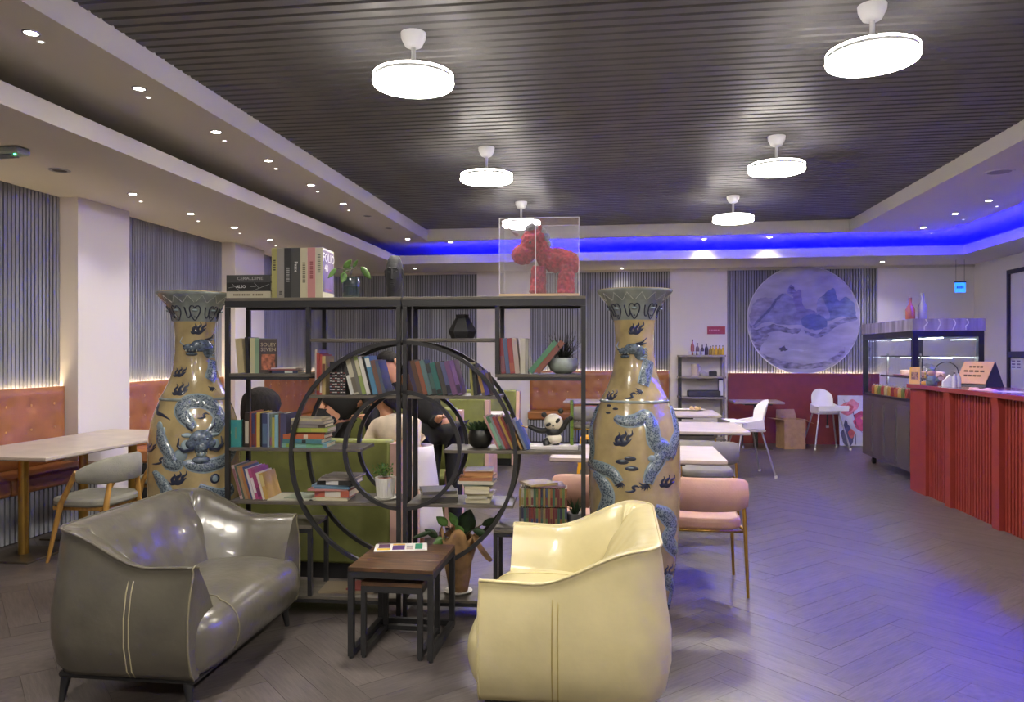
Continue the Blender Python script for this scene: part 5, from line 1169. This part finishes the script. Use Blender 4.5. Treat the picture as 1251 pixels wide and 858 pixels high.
for px in (871,875,879,883): bottle('bottle', 'yellow sauce bottle in the row on top of the metal rack', 'bottle', (rx(px), ry, zz), .026, .16, (206,170,50), group='yellow sauce bottles on the rack')
for px in (843,848,853,858): 
    t = thing('cup', 'small white cup in the front row on top of the metal rack', 'cup', (rx(px), ry-.08, zz), 0, 'white cups on the rack'); MB().lathe([(0,.001),(.018,.001),(.026,.06),(.024,.06),(.016,.006),(0,.006)], 16).build('cup_body', POTW, t, 50)
t = thing('basket', 'dark grey shallow basket on the middle rack shelf', 'basket', (rx(861), ry, RS[1]+.0005)); bx(-.28,.24,-.12,.12,0,.10).build('tray', mat('basket_dark', (48,48,54), .6), t, 0, .015); bx(-.26,.22,-.10,.10,.10,.104).build('liner', BLACK, t)
t = thing('jug', 'clear measuring jug on the upper rack shelf', 'jug', (rx(849), ry, RS[2]+.0005)); MB().lathe([(0,.001),(.06,.001),(.065,.2),(.062,.2),(.057,.008),(0,.006)], 20).build('jug_body', mat('jug_beige', (190,176,160), .3), t, 50); MB().tube(crom([(.06,0,.17),(.1,0,.15),(.1,0,.08),(.06,0,.05)],4), .007, 6).build('handle', mat('jug_beige', (190,176,160), .3), t, 1)
t = thing('bowl', 'white bowl on the upper rack shelf', 'bowl', (rx(860), ry, RS[2]+.0005)); MB().lathe([(0,.001),(.03,.001),(.065,.06),(.062,.06),(.028,.008),(0,.007)], 20).build('bowl_body', POTW, t, 50)
t = thing('box', 'small black box on the upper rack shelf', 'box', (rx(871), ry, RS[2]+.0005)); bx(-.06,.06,-.05,.05,0,.08).build('case', BLACK, t, 0, .01); bx(-.05,.05,-.04,.04,.08,.09).build('lid', BLACK, t, 0, .004)
t = thing('standing_frame', 'dark framed white panel standing at the right end of the rack', 'frame', (rx(880.5), ry-.06, RS[1]+.0005)); FR = mat('frame_dark', (52,44,60), .4)
for b in ((-.055,-.04,0,.30),(.04,.055,0,.30),(-.04,.04,0,.02),(-.04,.04,.28,.30)): bx(b[0], b[1], -.01, .01, b[2], b[3]).build('frame_bar', FR, t)
bx(-.04,.04,-.004,.006,.02,.28).build('panel', mat('paper', (225,225,235), .8), t)
# pedestal table before the red panel
plain_table('small dark pedestal table in front of the red panel', atY(893,486,12.4).x, atY(953,486,12.4).x, 12.05, 12.7, m=mat('taupe_top', (150,130,126), .45), legm=BLACK)
# high chairs
HW = mat('highchair_white', (226,222,226), .4)
def high_chair(label, loc, rz):
    """front is -y"""
    t = thing('high_chair', label, 'high chair', loc, rz); zs, n = .56, 15
    out, inn = [], []
    MB().lathe([(0,0)], 3) if False else None
    rows = []
    for i in range(n):                                 # scooped shell back
        u = -1 + 2*i/(n-1); w_ = .17*math.sin(math.acos(min(1, abs(u)*.55))) if False else 0
    pts = [(-.17,.62),(-.17,.78)] + [(.17*math.cos(a_), .78+.15*math.sin(a_)) for a_ in [PI - PI*k/14 for k in range(15)]] + [(.17,.62)]
    m_ = MB()
    P = pts; k = len(P)
    def bow(x, z, d): return (x, .12 + .08*(1-(x/.17)**2) + (z-.62)*.15 + d, z)
    m_.add([bow(x, z, 0) for x, z in P] + [bow(x, z, .014) for x, z in P] + [bow(0, .76, 0), bow(0, .76, .014)], [(i, i+1, 2*k) for i in range(k-1)] + [(k-1, 0, 2*k)] + [(k+i+1, k+i, 2*k+1) for i in range(k-1)] + [(k, 2*k-1, 2*k+1)] + [(i, i+k, (i+1)%k+k, (i+1)%k) for i in range(k)])
    m_.build('seat_back', HW, t, 50)
    bx(-.18,.18,-.12,.17,.545,.575).build('seat', HW, t, 0, .012)
    for sx in (-1, 1): MB().add([(sx*.165,-.13,.575),(sx*.165,.15,.575),(sx*.165,.14,.70),(sx*.165,-.12,.66),(sx*.195,-.13,.575),(sx*.195,.15,.575),(sx*.195,.14,.70),(sx*.195,-.12,.66)],[(0,1,2,3),(7,6,5,4),(0,4,5,1),(1,5,6,2),(2,6,7,3),(3,7,4,0)]).build('side_wing', HW, t, 0, .008)
    bx(-.235,.235,-.30,-.08,.655,.675).build('tray', HW, t, 0, .01); bx(-.235,.235,-.30,-.285,.61,.69).build('tray_lip', HW, t, 0, .006)
    for sx in (-1, 1):
        for sy in (-1, 1):
            MB().cyl((sx*.16, sy*.12, .56), (sx*.27, sy*.25, .025), .012).build('leg', mat('leg_alu', (170,168,172), .3, metal=.7), t, 40); MB().lathe([(0,0),(.016,0),(.017,.03),(0,.03)], 12, (sx*.273, sy*.255, 0)).build('foot', HW, t, 40)
    bx(-.012,.012,-.06,-.05,.36,.56).build('strap', BLACK, t); bx(-.02,.02,-.065,-.045,.33,.36).build('buckle', LGREY, t)
    return t
pts_ = [atz(x, y, 0) for x, y in ((990,541),(1031,541),(1018,538))]
high_chair('white plastic high chair standing before the red panel beside the poppy canvas', (atz(1008, 540, 0).x-.22, 12.5, 0), R(8))
high_chair('white plastic high chair drawn up to the pale table, turned sideways', (1.58, 9.62, 0), R(-80))
# cardboard box
CARD = mat('cardboard', (160,126,92), .85, var=.06, vscale=12)
b0, b1 = atz(950, 541, 0), atz(977, 541, 0)
t = thing('cardboard_box', 'open brown cardboard box on the floor before the red panel', 'box', ((b0.x+b1.x)/2-.13, 12.45, 0), R(12)); h = .17
bx(-h,h,-.16,-.155,0,.46).build('side_panel', CARD, t); bx(-h,h,.155,.16,0,.46).build('side_panel', CARD, t); bx(-h,-h+.005,-.155,.155,0,.46).build('side_panel', CARD, t); bx(h-.005,h,-.155,.155,0,.46).build('side_panel', CARD, t); bx(-h+.005,h-.005,-.155,.155,.0,.006).build('bottom_panel', CARD, t)
def flap(p): MB().add(p + [(x, y, z-.005) for x, y, z in p], [(0,1,2,3),(7,6,5,4),(0,4,5,1),(1,5,6,2),(2,6,7,3),(3,7,4,0)]).build('flap', CARD, t)
flap([(-h,-.16,.46),(-h,.16,.46),(-h-.15,.15,.475),(-h-.15,-.15,.475)]); flap([(h,-.16,.46),(h,.16,.46),(h+.14,.15,.44),(h+.14,-.15,.40)]); flap([(-h,.16,.46),(h,.16,.46),(h-.02,.20,.60),(-h+.02,.20,.60)])
# poppy canvas leaning on the red panel
k0, k1 = atY(1025, 541, 12.9).x, atY(1056, 541, 12.9).x + .06
t = thing('canvas', 'tall canvas of pink poppies leaning on the red panel beside the high chair', 'picture', ((k0+k1)/2, 12.86, 0)); cw_ = (k1-k0)/2; ch_ = .82
t.rotation_euler = (R(-9), 0, 0)
bx(-cw_, cw_, -.012, .012, 0.003, ch_).build('stretcher', mat('canvas_pale', (196,196,204), .8, var=.06, vscale=5), t)
def patch(pts, c, k, name='petal'): MB().prism(pts, -.0124-k*.0006, -.012).build(name, mat('cv_%d_%d_%d' % c, c, .7, var=.12, vscale=14), t)
def blob(x, z, rx_, rz_, c, k, n=20, wob=.12, name='petal'): patch([(x+rx_*(1+wob*math.sin(5*a_))*math.cos(a_), z+rz_*(1+wob*math.cos(4*a_))*math.sin(a_)) for a_ in [2*PI*q/n for q in range(n)]], c, k, name)
blob(-.09,.60,.13,.10,(198,116,118),1); blob(.0,.66,.10,.09,(206,130,134),2); blob(-.06,.62,.07,.06,(180,80,86),3); blob(-.055,.62,.022,.022,(226,190,150),4,name='flower_centre')
blob(.13,.47,.12,.09,(178,70,78),1); blob(.12,.37,.12,.12,(198,84,98),2); blob(.14,.45,.025,.02,(220,170,90),4,name='flower_centre')
blob(-.10,.16,.10,.17,(84,84,104),1,name='shadow_leaf'); blob(-.04,.20,.05,.07,(190,96,90),2); patch([(-.17,.28),(-.13,.42),(-.10,.40),(-.08,.30)], (70,74,96), 2, 'shadow_leaf')
for p_ in ([(.0,.56),(.04,.34),(.15,.18),(.17,.02)], [(.02,.02),(.02,.20)], [(-.1,.68),(-.14,.75)]):
    for a_, b_ in zip(p_, p_[1:]): MB().bar((a_[0],-.0145,a_[1]), (b_[0],-.0145,b_[1]), .010, .002).build('stalk', cmat((40,36,48)), t)
# hanging blue sign
q = atY(1173, 351, 12.4); t = thing('hanging_sign', 'small blue lit sign hanging on two wires from the ceiling', 'sign', (q.x, 12.4, q.z))
bx(-.075,.075,-.006,.006,-.08,.07).build('panel', mat('sign_blue', (30,90,255), .3, emit=(40,110,255), estr=1.2), t); bx(-.08,.08,-.012,.012,.07,.09).build('top_bar', BLACK, t)
for k in range(4): bx(-.05+k*.026,-.032+k*.026,-.0068,-.006,-.02,.02).build('print_block', cmat((40,50,160)), t)
for sx in (-1, 1): MB().cyl((sx*.06,0,.09), (sx*.06,0,ZS-q.z), .0025, n=6).build('wire', BLACK, t)

# ================================================================== COUNTER
CXF = 3.20; CY1, CY0 = 8.86, 3.9; CH = 1.165
RED = mat('counter_red', (130, 46, 38), .45, var=.05, vscale=6); REDT = mat('counter_top_red', (128, 50, 56), .25, coat=.3)
ct = thing('counter', 'long red slatted service counter with a glossy red top', 'counter', (CXF, 0, 0))
bx(-.03, .62, CY0-.04, CY1+.03, CH-.045, CH).build('counter_top', REDT, ct, 0, .004); bx(.06, .58, CY0, CY1-.04, .0, CH-.046).build('carcass', mat('counter_dark', (96,34,30), .6), ct)
bx(0.0, .58, CY1-.04, CY1, 0, CH-.046).build('end_panel', RED, ct)
bx(.0, .06, CY1-.42, CY1-.041, 0, CH-.046).build('flat_panel', RED, ct)
ys = [atX(1159, 500, CXF).y, atX(1218, 500, CXF).y]; dY = ys[0]-ys[1]; ribs = [ys[0], ys[1], ys[1]-dY, ys[1]-2*dY]
prev = CY1-.42
for y in ribs:
    if y < CY0: break
    MB().add([(-.012,y-.06,0),(.06,y-.06,0),(.06,y+.06,0),(-.012,y+.06,0),(-.012,y-.06,CH-.16),(.06,y-.06,CH-.16),(.06,y+.06,CH-.16),(-.012,y+.06,CH-.16),(-.026,y-.06,CH-.046),(.06,y-.06,CH-.046),(.06,y+.06,CH-.046),(-.026,y+.06,CH-.046)],
             [(3,2,1,0),(0,1,5,4),(1,2,6,5),(2,3,7,6),(3,0,4,7),(4,5,9,8),(5,6,10,9),(6,7,11,10),(7,4,8,11),(8,9,10,11)]).build('pilaster', RED, ct)
    s_ = MB(); n = int((prev - y - .06)/.052)
    for k in range(n):
        yy = prev - (k+.5)*(prev-y-.06)/n; s_.box(.03, .06, yy-.016, yy+.016, 0, CH-.047)
    stuff(s_.build('slats', RED, ct)); prev = y - .06
s_ = MB(); n = max(1, int((prev-CY0)/.052))
for k in range(n): yy = prev - (k+.5)*(prev-CY0)/n; s_.box(.03, .06, yy-.016, yy+.016, 0, CH-.047)
stuff(s_.build('slats', RED, ct))
def oncounter(px, py): return atz(px, py, CH)
def ctp(px, dx=.2):                                   # point on the counter top seen at column px
    a, b = ray(px); X = CXF + dx; return Vector((X, X*b/a, CH + .0004))
# yellow picture stand
p = Vector((3.222, 8.80, CH+.0004)); t = thing('picture_stand', 'small yellow framed picture stand at the end of the counter', 'picture stand', p, R(-12)); t.scale = (.7, .8, 1)
MB().add([(-.075,-.005,0),(.075,-.005,0),(.085,.05,.185),(-.055,.05,.185),(-.075,.012,0),(.075,.012,0),(.085,.062,.185),(-.055,.062,.185)],[(0,1,2,3),(7,6,5,4),(0,4,5,1),(1,5,6,2),(2,6,7,3),(3,7,4,0)]).build('frame', mat('stand_yellow', (222,176,80), .4), t)
MB().add([(-.045,.006,.05),(.05,.006,.05),(.055,.031,.13),(-.038,.031,.13)],[(0,1,2,3)]).build('print', mat('stand_print', (120,90,70), .5, var=.6, vscale=40), t, solid=.002)
# glass dome with a figurine
p = Vector((3.36, 8.79, CH+.0004)); t = thing('glass_dome', 'clear glass dome with little flowers on the counter', 'ornament', p)
MB().lathe([(0,.001),(.07,.001),(.075,.02),(.06,.03),(0,.03)], 24).build('dome_base', mat('dome_wood', (200,150,60), .5), t, 50); MB().lathe([(.062,.031),(.07,.09),(.075,.15),(.055,.205),(.02,.226),(0,.228)], 24).build('dome', glass('dome_glass', (250,250,254), .12), t, 50)
for k in range(7): MB().ball((math.cos(k*2.1)*.03, math.sin(k*2.1)*.03, .07+.012*k), .02, 10, 6).build('flower', cmat([(200,120,150),(220,180,80),(120,110,180)][k % 3]), t, 1)
# grey-green figurine
p = ctp(1138, .05); t = thing('figurine', 'grey-green seated figurine at the edge of the counter', 'figurine', p); FG = mat('fig_green', (96,112,112), .5)
MB().lathe([(0,.0005),(.05,.0005),(.055,.03),(.05,.07),(.032,.10),(0,.105)], 20).build('body', FG, t, 1); MB().ball((0,0,.135), (.04,.038,.038)).build('head', mat('fig_skin', (190,150,140), .5), t, 1); MB().ball((0,.008,.15), (.042,.04,.034)).build('hair', FG, t, 1)
for sx in (-1, 1): MB().tube([(sx*.04,-.01,.08),(sx*.055,-.03,.05),(sx*.02,-.05,.045)], .013, 8).build('arm', FG, t, 1)
# wooden tent card and hoop
p = ctp(1149, .24); t = thing('card_stand', 'small wooden card stand with a pale tag on the counter', 'card stand', p, R(-10)); MB().prism([(-.11,0),(.11,0),(.06,.05),(.0,.11),(-.06,.05)], -.03, .03).build('wedge', mat('wedge_wood', (120,76,62), .6), t); bx(-.028,.028,-.034,-.0305,.04,.085).build('tag', cmat((205,170,150)), t)
p = ctp(1156, .37); t = thing('hoop_stand', 'thin dark metal hoop ornament standing on the counter', 'ornament', p, R(-15)); MB().tube([(.115*math.cos(a_), 0, .125+.115*math.sin(a_)) for a_ in [2*PI*k/40 for k in range(40)]], .005, 6, True).build('hoop', BLACK, t, 1); bx(-.07,.07,-.03,.03,0,.012).build('foot', BLACK, t)
# white napkin holder and clear bottles
p = ctp(1161, .10); t = thing('napkin_holder', 'white folded napkins in a clear holder on the counter', 'napkin holder', p, R(-10)); MB().prism([(-.07,0),(.07,0),(.07,.05),(-.01,.12),(-.07,.05)], -.03, .03).build('napkins', mat('napkin', (220,220,225), .9), t); bx(-.08,.08,-.04,.04,0,.006).build('holder_base', glass('clear_plastic', (250,252,254), .1), t); bx(-.08,.08,-.042,-.039,.006,.06).build('holder_front', glass('clear_plastic', (250,252,254), .1), t)
for k, (px, dx) in enumerate(((1166,.06),(1171,.16))): bottle('bottle', ('clear slim dispenser bottle at the counter edge','clear slim dispenser bottle behind the napkins')[k], 'bottle', ctp(px, dx), .022, .15, (190,190,210), (70,70,90), 'dispenser bottles', .3)
# cardboard tent sign, cloth
p = ctp(1196, .42); t = thing('tent_sign', 'dark tent-shaped display with a brown printed card front on the counter', 'sign', p, R(-62))
MB().add([(-.17,-.13,0),(.17,-.13,0),(.17,.13,0),(-.17,.13,0),(-.17,.01,.25),(.17,.01,.25)],[(0,1,5,4),(2,3,4,5),(0,4,3),(1,2,5),(3,2,1,0)]).build('tent', mat('tent_dark', (36,34,52), .5), t)
MB().add([(-.165,-.127,.03),(.165,-.127,.03),(.165,.006,.252),(-.165,.006,.252)],[(0,1,2,3)]).build('card_front', mat('card_brown', (196,150,120), .7), t, solid=.004)
for k, w_ in enumerate((.2,.24,.16)):
    f_ = .35+.2*k; yv, zv = -.127+.133*f_, .03+.222*f_
    for j in range(4): MB().bar((-w_/2+j*w_/4, yv-.004, zv+.002), (-w_/2+(j+.7)*w_/4, yv-.004, zv+.002), .004, .02).build('print_block', cmat((120,84,70)), t)
p = ctp(1203, .05); t = thing('folded_cloth', 'pink folded cloth lying at the counter edge', 'cloth', p, R(-75)); CL = mat('cloth_pink', (206,160,160), .85, bump=.3, bscale=20)
MB().grid([[(x*.15, y*.05, .002+.018*(1-y*y)*(1-x**4)+.008*math.sin(x*5)*(1-y*y)) for x in [-1+k*.2 for k in range(11)]] for y in (-1,-.6,0,.6,1)]).build('fold', CL, t, 1, solid=.003); MB().tube([(-.19,0,.012),(-.15,.03,.014),(-.11,.02,.014)], .011, 8).build('rolled_edge', CL, t, 1)
p = ctp(1238, .2); t = thing('paper_sheet', 'white sheet lying on the counter top', 'paper', p, R(-80)); t.name = 'order_sheet'; bx(-.15,.15,-.1,.1,0,.002).build('sheet', mat('paper_white', (225,222,214), .6), t); bx(-.12,.12,-.08,-.02,.002,.0024).build('print_block', cmat((190,188,186)), t)

# ================================================================== DISPLAY FRIDGE
FX0, FX1, FY0, FY1 = 3.36, 4.12, 9.22, 11.02; fd = thing('display_fridge', 'steel display fridge with glass upper case beside the counter', 'display fridge', (FX0, FY0, 0)); W_, D_ = FX1-FX0, FY1-FY0
FRM = mat('fridge_frame', (44,42,58), .35, metal=.4); SST = mat('fridge_steel', (120,112,118), .35, metal=.7, var=.06, vscale=4, stretch=(1,1,.2)); GL = glass('fridge_glass', (250,252,253), .06)
bx(0, W_, 0, D_, .12, .93).build('base_cabinet', SST, fd)
zt0, zt1 = 1.76, 1.90
bx(-.01, W_+.01, -.01, D_+.01, zt0, zt1).build('top_fascia', mat('fascia_marble', (140,132,160), .25, var=.2, vscale=3, stretch=(3,3,.5), coat=.3), fd)
for k, x in enumerate((.12,.26,.42,.56)): MB().tube(crom([(x,-.012,zt0+.01),(x+.02*math.sin(k),-.012,zt0+.05),(x+.03,-.012,zt0+.09),(x+.01,-.012,zt1-.01)], 4), .006, 5).build('marble_vein', mat('vein', (205,200,215), .3), fd, 1)
for x in (.03, W_-.03):
    for y in (.03, D_-.03): bx(x-.03, x+.03, y-.03, y+.03, .931, zt0).build('corner_post', FRM, fd)
for y in (.03, D_-.03): bx(.06, W_-.06, y-.03, y+.03, zt0-.07, zt0).build('top_rail', FRM, fd); bx(.06, W_-.06, y-.03, y+.03, .931, .98).build('bottom_rail', FRM, fd)
for x in (.03, W_-.03): bx(x-.03, x+.03, .06, D_-.06, zt0-.07, zt0).build('top_rail', FRM, fd); bx(x-.03, x+.03, .06, D_-.06, .931, .96).build('bottom_rail', FRM, fd)
bx(.025,.031,.06,D_-.06,.96,zt0-.07).build('glass_pane', GL, fd); bx(W_-.031,W_-.025,.06,D_-.06,.96,zt0-.07).build('glass_pane', GL, fd); bx(.06,W_-.06,.025,.031,.98,zt0-.07).build('glass_pane', GL, fd); bx(.06,W_-.06,D_-.031,D_-.025,.98,zt0-.07).build('glass_pane', GL, fd)
for z in (1.20, 1.46): bx(.22, W_-.06, .12, D_-.12, z, z+.008).build('glass_shelf', GL, fd); bx(.20,.22,.10,D_-.10,z-.008,z+.012).build('shelf_rail', FRM, fd)
for y in (.35, D_-.35): bx(.20,.22,y-.01,y+.01,.98,1.5).build('inner_upright', CHROME, fd)
for z, x in ((zt0-.075,.35),(1.452,.45),(1.192,.45)): bx(x, x+.02, .12, D_-.12, z-.008, z).build('light_tube', emis('fridge_tube', (235,250,245), 14), fd)
nd = 4
for k in range(nd): 
    d_ = bx(-.012, -.0005, .04+k*(D_-.08)/nd+.006, .04+(k+1)*(D_-.08)/nd-.006, .16, .88).build('cabinet_door', SST, fd, 0, .003); bx(-.022,-.0125,.04+k*(D_-.08)/nd+.02,.04+k*(D_-.08)/nd+.04,.2,.84).build('handle', STEEL, d_)
for y in (.12, D_-.15):
    for x in (.1, W_-.1): MB().cyl((x, y, .06), (x, y, .12), .02).build('caster_stem', BLACK, fd); MB().cyl((x-.02, y, .04), (x+.02, y, .04), .04).build('caster_wheel', BLACK, fd, 40)
jc = [(150,60,60),(190,150,70),(170,90,60),(110,120,70),(190,170,120),(140,50,60),(200,160,90)]
for i in range(11):
    for j in range(2): 
        c = jc[(i*3+j) % 7]; bottle('jar', f'{cname(c)} drink jar in the rows on the display fridge floor', 'jar', (FX0+.075+j*.075, FY0+.36+i*.12, .9605 if False else .9305), .034, .16, c, (200,180,150), 'jars in the display fridge', .15)
for k in range(4):
    t = thing('pastry_tray', 'red tray with a cake on the glass shelf of the display fridge', 'tray', (FX0+.42, FY0+.38+k*.34, 1.2085), 0, 'cake trays in the display fridge'); bx(-.12,.12,-.12,.12,0,.015).build('tray', cmat((150,40,60)), t, 0, .004); MB().lathe([(0,.016),(.07,.016),(.07,.06),(.06,.07),(0,.075)], 20).build('cake', mat('cake', (206,160,150), .7), t, 40)
PB_ = [('rust brown glass bottle standing on top of the display fridge', atY(1112, 390, FY0+.25), (170,96,80), .26), ('clear violet glass bottle standing on top of the display fridge', atY(1127, 390, FY0+.25), (150,146,176), .31)]
for s, p, c, h in PB_: bottle('tall_bottle', s, 'bottle', (p.x, FY0+.25, zt1+.0005), .052, h, c, c, None, .45)
